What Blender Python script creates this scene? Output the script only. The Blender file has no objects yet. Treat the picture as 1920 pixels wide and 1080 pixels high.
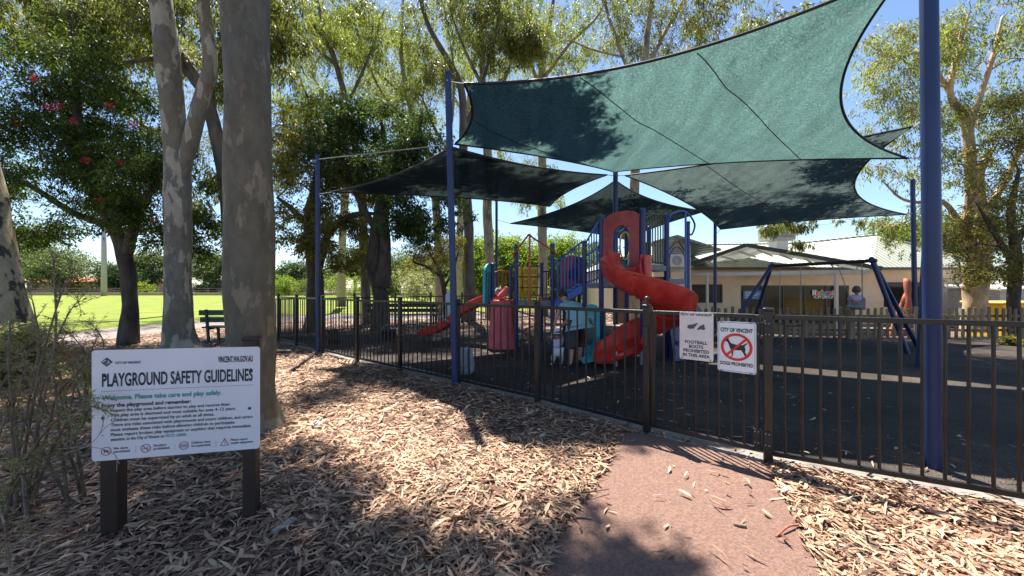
import bpy, math, random
import numpy as np
from mathutils import Vector, Matrix
R = math.radians
scene = bpy.context.scene
# ------------------------------------------------------------------ camera, world, sun, exposure
EYE = 1.42
FPX = 700.0                                   # focal length of the photograph in its own pixels
cam_data = bpy.data.cameras.new("camera"); cam = bpy.data.objects.new("camera", cam_data)
scene.collection.objects.link(cam); scene.camera = cam
cam.location = (0, 0, EYE); cam.rotation_euler = (R(90), 0, 0)
cam_data.sensor_width = 36; cam_data.lens = 36 * FPX / 1920; cam_data.clip_end = 2000; cam_data.clip_start = 0.05
SUN = Vector((-0.145, 0.47, 1.0)).normalized()
world = bpy.data.worlds.new("World"); scene.world = world; world.use_nodes = True
wn = world.node_tree; bg = wn.nodes["Background"]
sky = wn.nodes.new("ShaderNodeTexSky"); sky.sky_type = 'NISHITA'; sky.sun_disc = False
sky.sun_elevation = math.asin(SUN.z); sky.sun_rotation = math.atan2(SUN.x, SUN.y)
sky.air_density = 1.0; sky.dust_density = 0.25; sky.ozone_density = 3.5; sky.altitude = 20
wn.links.new(sky.outputs[0], bg.inputs[0]); bg.inputs[1].default_value = 0.066
sl = bpy.data.lights.new("sun", 'SUN'); sl.energy = 5.0; sl.angle = R(0.53); sl.color = (1.0, 0.93, 0.84)
so = bpy.data.objects.new("sun", sl); scene.collection.objects.link(so)
so.rotation_mode = 'QUATERNION'; so.rotation_quaternion = SUN.to_track_quat('Z', 'Y')
scene.view_settings.view_transform = 'Standard'; scene.view_settings.look = 'None'
scene.view_settings.exposure = 1.7; scene.view_settings.gamma = 1
scene.render.engine = 'CYCLES'
scene.cycles.max_bounces = 8; scene.cycles.transparent_max_bounces = 16
scene.cycles.sample_clamp_indirect = 6
rng = np.random.default_rng(7); random.seed(7)

# ------------------------------------------------------------------ placing helpers
def P(px, py, Y): return Vector(((px - 960) * Y / FPX, Y, EYE + (540 - py) * Y / FPX))
def G(px, py):
    Y = EYE * FPX / (py - 540.0); return Vector(((px - 960) * Y / FPX, Y, 0))
def V(*a): return Vector(a)

# ------------------------------------------------------------------ materials
MATS = {}
def nt(name):
    m = bpy.data.materials.new(name); m.use_nodes = True; MATS[name] = m
    t = m.node_tree; return m, t, t.nodes, t.links, t.nodes["Principled BSDF"]
def ramp(n, stops, interp='LINEAR'):
    r = n.new("ShaderNodeValToRGB"); r.color_ramp.interpolation = interp
    e = r.color_ramp.elements
    while len(e) < len(stops): e.new(0.5)
    for k, (p, c) in enumerate(stops): e[k].position = p; e[k].color = (*c, 1)
    return r
def coords(n, l, stretch=(1, 1, 1), kind='Object'):
    tc = n.new("ShaderNodeTexCoord"); mp = n.new("ShaderNodeMapping"); mp.inputs['Scale'].default_value = stretch
    l.new(tc.outputs[kind], mp.inputs[0]); return mp.outputs[0]
def noise(n, l, co, scale, detail=4, rough=0.55):
    x = n.new("ShaderNodeTexNoise"); x.inputs['Scale'].default_value = scale
    x.inputs['Detail'].default_value = detail; x.inputs['Roughness'].default_value = rough
    l.new(co, x.inputs['Vector']); return x
def mat(name, c1, c2=None, scale=6, rough=0.6, bump=0.0, bscale=30, metal=0.0, stretch=(1, 1, 1), lo=0.35, hi=0.65, spec=0.5, detail=5, coat=0):
    m, t, n, l, b = nt(name)
    b.inputs['Base Color'].default_value = (*c1, 1); b.inputs['Roughness'].default_value = rough
    b.inputs['Metallic'].default_value = metal; b.inputs['Specular IOR Level'].default_value = spec
    b.inputs['Coat Weight'].default_value = coat
    co = coords(n, l, stretch)
    if c2 is not None:
        x = noise(n, l, co, scale, detail); r = ramp(n, [(lo, c1), (hi, c2)])
        l.new(x.outputs[0], r.inputs[0]); l.new(r.outputs[0], b.inputs['Base Color'])
        mr = n.new("ShaderNodeMapRange"); mr.inputs[3].default_value = max(0.05, rough - 0.12); mr.inputs[4].default_value = min(1, rough + 0.15)
        l.new(x.outputs[0], mr.inputs[0]); l.new(mr.outputs[0], b.inputs['Roughness'])
    if bump:
        y = noise(n, l, co, bscale, 4); bp = n.new("ShaderNodeBump"); bp.inputs['Strength'].default_value = bump; bp.inputs['Distance'].default_value = 0.02
        l.new(y.outputs[0], bp.inputs['Height']); l.new(bp.outputs[0], b.inputs['Normal'])
    return m
def leaf_mat(name, cols, trans=0.45, rough=0.5, tint=(1.2, 1.25, 0.5)):
    """leaves: colour varies per leaf; light passes through them"""
    m, t, n, l, b = nt(name)
    g = n.new("ShaderNodeNewGeometry")
    st = [(k / max(1, len(cols) - 1) * 0.98, c) for k, c in enumerate(cols)]
    r = ramp(n, st); l.new(g.outputs['Random Per Island'], r.inputs[0])
    co = coords(n, l); x = noise(n, l, co, 0.9, 2)
    mr = n.new("ShaderNodeMapRange"); mr.inputs[1].default_value = 0.3; mr.inputs[2].default_value = 0.7
    mr.inputs[3].default_value = 0.65; mr.inputs[4].default_value = 1.3; l.new(x.outputs[0], mr.inputs[0])
    mu = n.new("ShaderNodeVectorMath"); mu.operation = 'SCALE'; l.new(r.outputs[0], mu.inputs[0]); l.new(mr.outputs[0], mu.inputs['Scale'])
    l.new(mu.outputs[0], b.inputs['Base Color']); b.inputs['Roughness'].default_value = rough; b.inputs['Specular IOR Level'].default_value = 0.25
    tr = n.new("ShaderNodeBsdfTranslucent")
    m2 = n.new("ShaderNodeVectorMath"); m2.operation = 'MULTIPLY'; m2.inputs[1].default_value = tint
    l.new(mu.outputs[0], m2.inputs[0]); l.new(m2.outputs[0], tr.inputs[0])
    mx = n.new("ShaderNodeMixShader"); mx.inputs[0].default_value = trans
    l.new(b.outputs[0], mx.inputs[1]); l.new(tr.outputs[0], mx.inputs[2])
    l.new(mx.outputs[0], n["Material Output"].inputs[0]); return m
def gum_bark(name, base, pale, thr=0.56, scale=2.2, third=None, stretch=(1, 1, 0.42)):
    m, t, n, l, b = nt(name)
    co = coords(n, l, stretch); x = noise(n, l, co, scale, 7, 0.56)
    r = ramp(n, [(thr - 0.012, (0, 0, 0)), (thr + 0.012, (1, 1, 1))]); l.new(x.outputs[0], r.inputs[0])
    y = noise(n, l, co, 9, 6, 0.7); r2 = ramp(n, [(0.3, tuple(c * 0.6 for c in base)), (0.7, tuple(min(1, c * 1.25) for c in base))])
    l.new(y.outputs[0], r2.inputs[0])
    vn = noise(n, l, co, 0.9, 3, 0.6); vr = ramp(n, [(0.35, (1.0, 1.04, 0.98)), (0.65, (1.25, 1.12, 0.80))]); l.new(vn.outputs[0], vr.inputs[0])
    vm = n.new('ShaderNodeVectorMath'); vm.operation = 'MULTIPLY'; l.new(r2.outputs[0], vm.inputs[0]); l.new(vr.outputs[0], vm.inputs[1])
    r3 = ramp(n, [(0.35, tuple(c * 0.72 for c in pale)), (0.65, pale)]); l.new(y.outputs[0], r3.inputs[0])
    mx = n.new("ShaderNodeMix"); mx.data_type = 'RGBA'; l.new(r.outputs[0], mx.inputs[0])
    l.new(vm.outputs[0], mx.inputs[6]); l.new(r3.outputs[0], mx.inputs[7])
    out = mx.outputs[2]
    if third:
        z = noise(n, l, co, scale * 2.6, 2, 0.4); rz = ramp(n, [(0.63, (0, 0, 0)), (0.65, (1, 1, 1))]); l.new(z.outputs[0], rz.inputs[0])
        m3 = n.new("ShaderNodeMix"); m3.data_type = 'RGBA'; l.new(rz.outputs[0], m3.inputs[0]); l.new(out, m3.inputs[6]); m3.inputs[7].default_value = (*third, 1)
        out = m3.outputs[2]
    l.new(out, b.inputs['Base Color']); b.inputs['Roughness'].default_value = 0.75
    w = noise(n, l, coords(n, l, (1, 1, 0.3)), 26, 5, 0.65)
    ad = n.new("ShaderNodeMath"); ad.operation = 'MULTIPLY_ADD'; ad.inputs[1].default_value = -0.25; l.new(r.outputs[0], ad.inputs[0]); l.new(w.outputs[0], ad.inputs[2])
    bp = n.new("ShaderNodeBump"); bp.inputs['Strength'].default_value = 0.5; bp.inputs['Distance'].default_value = 0.02
    l.new(ad.outputs[0], bp.inputs['Height']); l.new(bp.outputs[0], b.inputs['Normal']); return m

mat('soil', (0.045, 0.029, 0.021), (0.17, 0.11, 0.078), scale=22, rough=0.95, bump=1.0, bscale=60, detail=8)
mat('grass', (0.10, 0.15, 0.022), (0.22, 0.24, 0.045), scale=0.6, rough=0.9, bump=0.6, bscale=120, detail=10, lo=0.3, hi=0.72, spec=0.1)
mat('path_red', (0.15, 0.083, 0.062), (0.31, 0.185, 0.138), scale=60, rough=0.9, bump=0.9, bscale=170, detail=12, lo=.3, hi=.7)
mat('path_grey', (0.16, 0.13, 0.12), (0.25, 0.20, 0.18), scale=3, rough=0.9, bump=0.5, bscale=120)
mat('concrete', (0.15, 0.135, 0.12), (0.26, 0.235, 0.21), scale=9, rough=0.9, bump=0.4, bscale=80)
mat('leaf_litter', (0.3, 0.2, 0.13))
mat('fence_metal', (0.008, 0.0075, 0.0078), (0.019, 0.0175, 0.017), scale=4, rough=0.33, bump=0.08, bscale=60)
mat('fence_worn', (0.03, 0.026, 0.024), (0.30, 0.28, 0.26), scale=14, rough=0.35, lo=0.64, hi=0.68)
mat('pole_blue', (0.009, 0.024, 0.088), (0.018, 0.040, 0.135), scale=3, rough=0.4, stretch=(1, 1, .3))
mat('play_blue', (0.009, 0.022, 0.13), (0.016, 0.036, 0.19), scale=5, rough=0.35)
mat('rail_blue', (0.028, 0.11, 0.46), (0.045, 0.15, 0.54), scale=5, rough=0.35)
mat('slide_red', (0.48, 0.022, 0.018), (0.70, 0.06, 0.04), scale=3.5, rough=0.30, bump=0.06, bscale=12, coat=0.3)
mat('arch_red', (0.33, 0.05, 0.06), (0.42, 0.085, 0.09), scale=6, rough=0.45)
mat('pink', (0.55, 0.075, 0.095), (0.66, 0.12, 0.14), scale=6, rough=0.5, bump=0.3, bscale=8)
mat('orange_metal', (0.45, 0.08, 0.03), (0.55, 0.13, 0.06), scale=8, rough=0.4)
mat('yellow', (0.72, 0.46, 0.03), (0.80, 0.55, 0.06), scale=7, rough=0.45)
mat('teal', (0.03, 0.42, 0.50), (0.06, 0.52, 0.58), scale=4, rough=0.4)
mat('dark_green', (0.02, 0.10, 0.09), (0.03, 0.14, 0.12), scale=4, rough=0.4)
mat('pale_blue', (0.35, 0.48, 0.58), (0.42, 0.55, 0.64), scale=4, rough=0.5)
mat('deck_grey', (0.16, 0.16, 0.17), (0.26, 0.25, 0.25), scale=12, rough=0.6)
mat('olive_metal', (0.06, 0.07, 0.035), (0.09, 0.10, 0.05), scale=5, rough=0.45)
mat('black', (0.012, 0.012, 0.013), (0.022, 0.022, 0.024), scale=5, rough=0.5)
mat('navy_ink', (0.012, 0.02, 0.045)); mat('small_ink', (0.03, 0.035, 0.045)); mat('ink', (0.02, 0.02, 0.022)); mat('green_ink', (0.05, 0.30, 0.26)); mat('grey_ink', (0.07, 0.08, 0.10))
mat('sign_white', (0.62, 0.65, 0.72), (0.70, 0.73, 0.79), scale=2.5, rough=0.38, bump=0.02, bscale=90, lo=.3, hi=.7)
mat('boot_sign_white', (0.66, 0.62, 0.60), (0.78, 0.74, 0.72), scale=6, rough=0.4)
mat('dog_sign_white', (0.70, 0.76, 0.78), (0.78, 0.83, 0.84), scale=5, rough=0.35)
mat('sign_red', (0.62, 0.03, 0.03)); mat('maroon_ink', (0.30, 0.03, 0.05))
mat('green_ink2', (0.05, 0.35, 0.12)); mat('blue_ink', (0.06, 0.25, 0.55)); mat('white', (0.8, 0.8, 0.8)); mat('orange_ink', (0.8, 0.28, 0.03)); mat('red_ink', (0.7, 0.04, 0.04))
mat('post_brown', (0.018, 0.012, 0.010), (0.034, 0.021, 0.017), scale=5, rough=0.6, bump=0.3, bscale=40, stretch=(1, 1, .15))
mat('timber', (0.16, 0.11, 0.06), (0.30, 0.22, 0.13), scale=6, rough=0.85, bump=0.5, bscale=40, stretch=(1, 1, .2))
mat('red_timber', (0.30, 0.07, 0.035), (0.42, 0.13, 0.07), scale=6, rough=0.7, bump=0.4, bscale=30, stretch=(1, 1, .25))
mat('bench_green', (0.03, 0.07, 0.05), (0.05, 0.10, 0.075), scale=6, rough=0.6)
mat('cream_wall', (0.70, 0.55, 0.40), (0.77, 0.62, 0.46), scale=3, rough=0.9, bump=0.15, bscale=60)
mat('tan_wall', (0.40, 0.28, 0.18), (0.48, 0.35, 0.24), scale=3, rough=0.9)
mat('terracotta', (0.36, 0.12, 0.07), (0.46, 0.18, 0.11), scale=9, rough=0.85, bump=0.5, bscale=20)
leaf_mat('polycarbonate', [(0.45, 0.46, 0.44), (0.5, 0.51, 0.49)], 0.5, tint=(1, 1, 1))
mat('pole_white', (0.34, 0.32, 0.40), (0.42, 0.40, 0.46), scale=3)
mat('trim_dark', (0.05, 0.055, 0.05), (0.08, 0.085, 0.08), scale=4, rough=0.5)
mat('trim_white', (0.55, 0.56, 0.54), (0.64, 0.64, 0.62), scale=5, rough=0.5)
mat('steel_grey', (0.30, 0.31, 0.32), (0.40, 0.41, 0.42), scale=7, rough=0.5)
mat('denim_bag', (0.20, 0.23, 0.27), (0.34, 0.37, 0.42), scale=7, rough=0.85, bump=0.4, bscale=60)
mat('brick', (0.35, 0.12, 0.06), (0.45, 0.19, 0.10), scale=30, rough=0.9)
mat('skin', (0.48, 0.27, 0.19), (0.55, 0.32, 0.23), scale=8, rough=0.55)
mat('hair', (0.02, 0.013, 0.010), (0.045, 0.03, 0.022), scale=30, rough=0.5, bump=.5, bscale=80)
mat('hair_brown', (0.08, 0.04, 0.025), (0.14, 0.08, 0.05), scale=30, rough=0.5, bump=.5, bscale=80)
mat('shirt_aqua', (0.24, 0.42, 0.44), (0.30, 0.49, 0.50), scale=5, rough=0.9, bump=0.5, bscale=14)
mat('cloth_white', (0.62, 0.60, 0.66), (0.72, 0.70, 0.75), scale=8, rough=0.9, bump=0.4, bscale=20)
mat('cloth_lilac', (0.50, 0.42, 0.56), (0.66, 0.60, 0.70), scale=14, rough=0.9, bump=0.4, bscale=20)
mat('cloth_pink', (0.55, 0.18, 0.22), (0.62, 0.25, 0.28), scale=9, rough=0.9)
mat('dead_branch', (0.10, 0.075, 0.055), (0.22, 0.17, 0.13), scale=14, rough=0.9, bump=.5, bscale=50)
mat('far_hedge', (0.10, 0.13, 0.05), (0.2, 0.22, 0.1), scale=6, rough=0.9)
mat('grey_stick', (0.22, 0.20, 0.18), (0.36, 0.33, 0.30), scale=14, rough=0.9, bump=.5, bscale=50)
gum_bark('bark_near', (0.115, 0.102, 0.078), (0.24, 0.20, 0.135), thr=0.57, scale=5.4, third=(0.15, 0.115, 0.08))
gum_bark('bark_fork', (0.15, 0.14, 0.125), (0.38, 0.35, 0.265), thr=0.535, scale=3.8)
gum_bark('bark_edge', (0.24, 0.215, 0.16), (0.035, 0.036, 0.032), thr=0.56, scale=5.5)
gum_bark('bark_pale', (0.34, 0.29, 0.22), (0.17, 0.15, 0.13), thr=0.58, scale=2.4)
gum_bark('bark_cream', (0.48, 0.35, 0.23), (0.30, 0.21, 0.15), thr=0.60, scale=1.8)
mat('bark_dark', (0.035, 0.028, 0.022), (0.11, 0.09, 0.07), scale=7, rough=0.9, bump=1.0, bscale=22, stretch=(1, 1, .3))
mat('bark_mid', (0.09, 0.08, 0.065), (0.2, 0.17, 0.14), scale=6, rough=0.9, bump=.8, bscale=20, stretch=(1, 1, .3))
leaf_mat('leaf_gum', [(0.08, 0.11, 0.045), (0.13, 0.16, 0.06), (0.21, 0.23, 0.08), (0.18, 0.20, 0.09), (0.26, 0.23, 0.09)], 0.5)
leaf_mat('leaf_gum_light', [(0.13, 0.17, 0.06), (0.21, 0.25, 0.08), (0.30, 0.33, 0.11), (0.25, 0.28, 0.13)], 0.55)
leaf_mat('leaf_dense', [(0.03, 0.065, 0.02), (0.05, 0.095, 0.025), (0.09, 0.14, 0.035), (0.15, 0.20, 0.04)], 0.5)
leaf_mat('leaf_glossy', [(0.035, 0.07, 0.03), (0.05, 0.095, 0.035), (0.08, 0.13, 0.045), (0.13, 0.18, 0.05)], 0.42, 0.6)
leaf_mat('leaf_olive', [(0.10, 0.11, 0.04), (0.17, 0.17, 0.06), (0.27, 0.26, 0.07), (0.22, 0.15, 0.08)], 0.5)
leaf_mat('leaf_lime', [(0.10, 0.17, 0.03), (0.18, 0.26, 0.04), (0.28, 0.33, 0.06)], 0.5)
leaf_mat('leaf_far', [(0.06, 0.10, 0.035), (0.10, 0.14, 0.05), (0.15, 0.19, 0.07)], 0.35)
leaf_mat('leaf_far_dark', [(0.03, 0.07, 0.03), (0.05, 0.10, 0.04), (0.08, 0.13, 0.05)], 0.3)
leaf_mat('leaf_silver', [(0.20, 0.21, 0.13), (0.28, 0.28, 0.17), (0.34, 0.33, 0.2)], 0.35)
leaf_mat('leaf_grevillea', [(0.15, 0.19, 0.11), (0.22, 0.26, 0.14), (0.32, 0.34, 0.17), (0.24, 0.18, 0.11), (0.38, 0.36, 0.16)], 0.4)
leaf_mat('leaf_dead', [(0.16, 0.10, 0.06), (0.26, 0.17, 0.10), (0.34, 0.24, 0.14), (0.14, 0.13, 0.07)], 0.3)
leaf_mat('flower_red', [(0.5, 0.01, 0.05), (0.6, 0.03, 0.08), (0.65, 0.06, 0.06)], 0.3, tint=(1.2, .5, .6))
leaf_mat('litter', [(0.08, 0.034, 0.022), (0.19, 0.095, 0.06), (0.52, 0.32, 0.205), (0.65, 0.44, 0.28), (0.27, 0.15, 0.10), (0.70, 0.50, 0.32), (0.13, 0.085, 0.06), (0.38, 0.22, 0.14), (0.10, 0.055, 0.037)], 0.12, 0.6, tint=(1, 1, 1))

def rubber():
    m, t, n, l, b = nt('rubber'); co = coords(n, l)
    x = noise(n, l, co, 0.55, 6, .6); r = ramp(n, [(0.36, (0.024, 0.0195, 0.0165)), (0.52, (0.040, 0.033, 0.028)), (0.66, (0.072, 0.060, 0.050))]); l.new(x.outputs[0], r.inputs[0])
    y = noise(n, l, co, 130, 2, .5); r2 = ramp(n, [(0.40, (.55, .55, .55)), (0.60, (1.35, 1.3, 1.25)), (0.74, (3.2, 3.0, 2.7))]); l.new(y.outputs[0], r2.inputs[0])
    mu = n.new('ShaderNodeVectorMath'); mu.operation = 'MULTIPLY'; l.new(r.outputs[0], mu.inputs[0]); l.new(r2.outputs[0], mu.inputs[1]); l.new(mu.outputs[0], b.inputs['Base Color'])
    b.inputs['Roughness'].default_value = .9; b.inputs['Specular IOR Level'].default_value = .25
    bp = n.new('ShaderNodeBump'); bp.inputs['Strength'].default_value = .7; bp.inputs['Distance'].default_value = .01; l.new(y.outputs[0], bp.inputs['Height']); l.new(bp.outputs[0], b.inputs['Normal'])
rubber()
def corrugated(name, c):
    m, t, n, l, b = nt(name); b.inputs['Base Color'].default_value = (*c, 1); b.inputs['Roughness'].default_value = 0.45
    co = coords(n, l, (1, 1, 1)); w = n.new("ShaderNodeTexWave"); w.inputs['Scale'].default_value = 1.25; w.bands_direction = 'X'; w.inputs['Distortion'].default_value = 0
    l.new(co, w.inputs['Vector']); bp = n.new("ShaderNodeBump"); bp.inputs['Strength'].default_value = 1; bp.inputs['Distance'].default_value = 0.05
    l.new(w.outputs[0], bp.inputs['Height']); l.new(bp.outputs[0], b.inputs['Normal'])
    x = noise(n, l, co, 0.8, 4); r = ramp(n, [(0.35, tuple(v * 0.82 for v in c)), (0.65, c)]); l.new(x.outputs[0], r.inputs[0]); l.new(r.outputs[0], b.inputs['Base Color'])
    return m
corrugated('roof_cream', (0.34, 0.36, 0.28)); corrugated('roof_green', (0.22, 0.30, 0.27))
def glass(name, c):
    m, t, n, l, b = nt(name); b.inputs['Base Color'].default_value = (*c, 1); b.inputs['Roughness'].default_value = 0.16; b.inputs['Specular IOR Level'].default_value = 0.3
    x = noise(n, l, coords(n, l), 0.8, 2); bp = n.new("ShaderNodeBump"); bp.inputs['Strength'].default_value = 0.02; l.new(x.outputs[0], bp.inputs['Height']); l.new(bp.outputs[0], b.inputs['Normal']); return m
glass('glass_dark', (0.02, 0.02, 0.02))
def shadecloth(name, k=(1, 1, 1), f=.72):
    m, t, n, l, b = nt(name)
    co = coords(n, l)
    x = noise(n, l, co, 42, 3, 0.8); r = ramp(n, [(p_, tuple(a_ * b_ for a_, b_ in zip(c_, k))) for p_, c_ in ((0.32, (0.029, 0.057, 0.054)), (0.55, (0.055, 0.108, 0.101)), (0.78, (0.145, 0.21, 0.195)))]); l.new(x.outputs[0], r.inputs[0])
    y = noise(n, l, coords(n, l, (1, .12, 1)), 5, 5, .6)
    mr = n.new("ShaderNodeMapRange"); mr.inputs[1].default_value = .3; mr.inputs[2].default_value = .7; mr.inputs[3].default_value = .75; mr.inputs[4].default_value = 1.15; l.new(y.outputs[0], mr.inputs[0])
    sc = n.new("ShaderNodeVectorMath"); sc.operation = 'SCALE'; l.new(r.outputs[0], sc.inputs[0]); l.new(mr.outputs[0], sc.inputs['Scale'])
    df = n.new("ShaderNodeBsdfDiffuse"); df.inputs[0].default_value = (0.02, 0.03, 0.03, 1)
    tr = n.new("ShaderNodeBsdfTranslucent"); l.new(sc.outputs[0], tr.inputs[0])
    mx = n.new("ShaderNodeMixShader"); mx.inputs[0].default_value = f
    l.new(df.outputs[0], mx.inputs[1]); l.new(tr.outputs[0], mx.inputs[2])
    tp = n.new("ShaderNodeBsdfTransparent"); tp.inputs[0].default_value = (1, 1, 1, 1)
    m2 = n.new("ShaderNodeMixShader"); m2.inputs[0].default_value = 0.004
    l.new(mx.outputs[0], m2.inputs[1]); l.new(tp.outputs[0], m2.inputs[2]); l.new(m2.outputs[0], n["Material Output"].inputs[0])
shadecloth('shadecloth'); shadecloth('shadecloth_shaded', (.32, .24, .24), .6); shadecloth('shadecloth_grey', (.85, .62, .63))  # second cloth: tree shade over two sails is put into its darker colour

# ------------------------------------------------------------------ mesh helpers
class MB:
    def __init__(s): s.v = []; s.f = []
    def add(s, vs, fs):
        o = len(s.v); s.v += [tuple(x) for x in vs]; s.f += [tuple(i + o for i in f) for f in fs]; return s
    def box(s, c, size, M=None, bev=0.0):
        """box centred at c; size (x,y,z); M an optional 3x3 frame; bev chamfers the edges"""
        hx, hy, hz = [d / 2 for d in size]; c = Vector(c)
        def tr(p): p = Vector(p); return c + (M @ p if M else p)
        if bev <= 0:
            vs = [tr((x * hx, y * hy, z * hz)) for z in (-1, 1) for y in (-1, 1) for x in (-1, 1)]
            return s.add(vs, [(0, 2, 3, 1), (4, 5, 7, 6), (0, 1, 5, 4), (2, 6, 7, 3), (0, 4, 6, 2), (1, 3, 7, 5)])
        b = min(bev, hx * .45, hy * .45, hz * .45)
        rings = []
        for z, i in ((-hz, b), (-hz + b, 0), (hz - b, 0), (hz, b)):
            x0, y0 = hx - i, hy - i; k = b
            rings.append([tr(p) for p in ((-x0 + k, -y0, z), (x0 - k, -y0, z), (x0, -y0 + k, z), (x0, y0 - k, z), (x0 - k, y0, z), (-x0 + k, y0, z), (-x0, y0 - k, z), (-x0, -y0 + k, z))])
        vs = [p for r_ in rings for p in r_]; fs = [tuple(reversed(range(8))), tuple(range(24, 32))]
        for k in range(3):
            for j in range(8): fs.append((k * 8 + j, k * 8 + (j + 1) % 8, (k + 1) * 8 + (j + 1) % 8, (k + 1) * 8 + j))
        return s.add(vs, fs)
    def bar(s, a, b, w, d=None, up=(0, 0, 1), bev=0):
        """square bar from a to b, w wide sideways and d along up"""
        a = Vector(a); b = Vector(b); z = (b - a); L = z.length; z.normalize(); u = Vector(up)
        if abs(z.dot(u)) > .95: u = Vector((1, 0, 0)) if abs(z.x) < .9 else Vector((0, 1, 0))
        x = u.cross(z).normalized(); y = z.cross(x)
        M = Matrix((x, y, z)).transposed()
        return s.box((a + b) / 2, (w, d or w, L), M, bev)
    def tube(s, pts, rad, n=10, caps=True):
        vs, fs = tube_np(pts, rad, n, caps); return s.add([tuple(v) for v in vs], fs)
    def prism(s, poly, a, b):
        """poly: list of 3D points; extruded by vector b-a"""
        d = Vector(b) - Vector(a); n = len(poly); vs = [Vector(p) for p in poly] + [Vector(p) + d for p in poly]
        fs = [tuple(reversed(range(n))), tuple(range(n, 2 * n))] + [(i, (i + 1) % n, n + (i + 1) % n, n + i) for i in range(n)]
        return s.add(vs, fs)
    def lathe(s, c, prof, n=24, sx=1, sy=1):
        c = Vector(c); vs = []; fs = []
        for r_, z in prof:
            for k in range(n):
                a = 2 * math.pi * k / n; vs.append((c.x + r_ * sx * math.cos(a), c.y + r_ * sy * math.sin(a), c.z + z))
        for i in range(len(prof) - 1):
            for k in range(n): fs.append((i * n + k, i * n + (k + 1) % n, (i + 1) * n + (k + 1) % n, (i + 1) * n + k))
        fs.append(tuple(reversed(range(n)))); fs.append(tuple(range((len(prof) - 1) * n, len(prof) * n)))
        return s.add(vs, fs)
    def ball(s, c, r_, sx=1, sy=1, sz=1, n=14):
        prof = [(max(1e-3, r_ * math.sin(math.pi * k / n)), -r_ * sz * math.cos(math.pi * k / n)) for k in range(n + 1)]
        return s.lathe(c, prof, n + 4, sx, sy)
    def build(s, name, m, parent=None, smooth=False, origin=None):
        return link_mesh(name, np.array(s.v, dtype=np.float64).reshape(-1, 3), s.f, m, parent, smooth, origin)
def tube_np(pts, rad, n=10, caps=True):
    p = np.array([tuple(q) for q in pts], float); k = len(p)
    rad = np.full(k, rad, float) if np.isscalar(rad) else np.array(rad, float)
    t = np.gradient(p, axis=0); t /= np.linalg.norm(t, axis=1)[:, None] + 1e-9
    u = np.cross(t[0], (0, 0, 1.0)); 
    if np.linalg.norm(u) < 1e-3: u = np.array((1.0, 0, 0))
    u /= np.linalg.norm(u); vs = []; ang = np.arange(n) * 2 * math.pi / n
    for i in range(k):
        u = u - t[i] * np.dot(u, t[i]); u /= np.linalg.norm(u) + 1e-9; w = np.cross(t[i], u)
        vs.append(p[i] + rad[i] * (np.cos(ang)[:, None] * u + np.sin(ang)[:, None] * w))
    vs = np.concatenate(vs); fs = []
    for i in range(k - 1):
        for j in range(n): fs.append((i * n + j, i * n + (j + 1) % n, (i + 1) * n + (j + 1) % n, (i + 1) * n + j))
    if caps: fs.append(tuple(reversed(range(n)))); fs.append(tuple(range((k - 1) * n, k * n)))
    return vs, fs
def acc_loc(o):
    l_ = Vector((0, 0, 0))
    while o is not None: l_ += o.location; o = o.parent
    return l_
def link_mesh(name, v, f, m, parent=None, smooth=False, origin=None):
    off = np.array(acc_loc(parent)) if parent is not None else (np.array(origin, float) if origin is not None else np.zeros(3))
    me = bpy.data.meshes.new(name); v = v - off
    if isinstance(f, np.ndarray):
        nf, k = f.shape; me.vertices.add(len(v)); me.vertices.foreach_set('co', v.astype(np.float32).ravel())
        me.loops.add(nf * k); me.loops.foreach_set('vertex_index', f.astype(np.int32).ravel())
        me.polygons.add(nf); me.polygons.foreach_set('loop_start', np.arange(nf, dtype=np.int32) * k)
        me.update(calc_edges=True)
    else:
        me.from_pydata([tuple(x) for x in v], [], f); me.update()
    if smooth: me.polygons.foreach_set('use_smooth', [True] * len(me.polygons))
    me.materials.append(MATS[m] if isinstance(m, str) else m)
    o = bpy.data.objects.new(name, me); scene.collection.objects.link(o)
    if parent is not None: o.parent = parent
    elif origin is not None: o.location = origin
    return o
def tag(o, label, cat, group=None, kind=None):
    if label: o['label'] = label
    if cat: o['category'] = cat
    if group: o['group'] = group
    if kind: o['kind'] = kind
    return o
def thing(name, label, cat, loc, group=None):
    o = bpy.data.objects.new(name, None); scene.collection.objects.link(o); o.location = loc; o.empty_display_size = .2
    return tag(o, label, cat, group)
def smooth_by_angle(o, deg=40):
    me = o.data; me.polygons.foreach_set('use_smooth', [True] * len(me.polygons))
    try: me.set_sharp_from_angle(angle=R(deg))
    except Exception: pass
    return o
def catmull(pts, k=8):
    p = [np.array(tuple(q), float) for q in pts]; p = [2 * p[0] - p[1]] + p + [2 * p[-1] - p[-2]]; out = []
    for i in range(1, len(p) - 2):
        for j in range(k):
            t = j / k; out.append(0.5 * ((2 * p[i]) + (-p[i - 1] + p[i + 1]) * t + (2 * p[i - 1] - 5 * p[i] + 4 * p[i + 1] - p[i + 2]) * t * t + (-p[i - 1] + 3 * p[i] - 3 * p[i + 1] + p[i + 2]) * t ** 3))
    out.append(p[-2]); return np.array(out)
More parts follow.
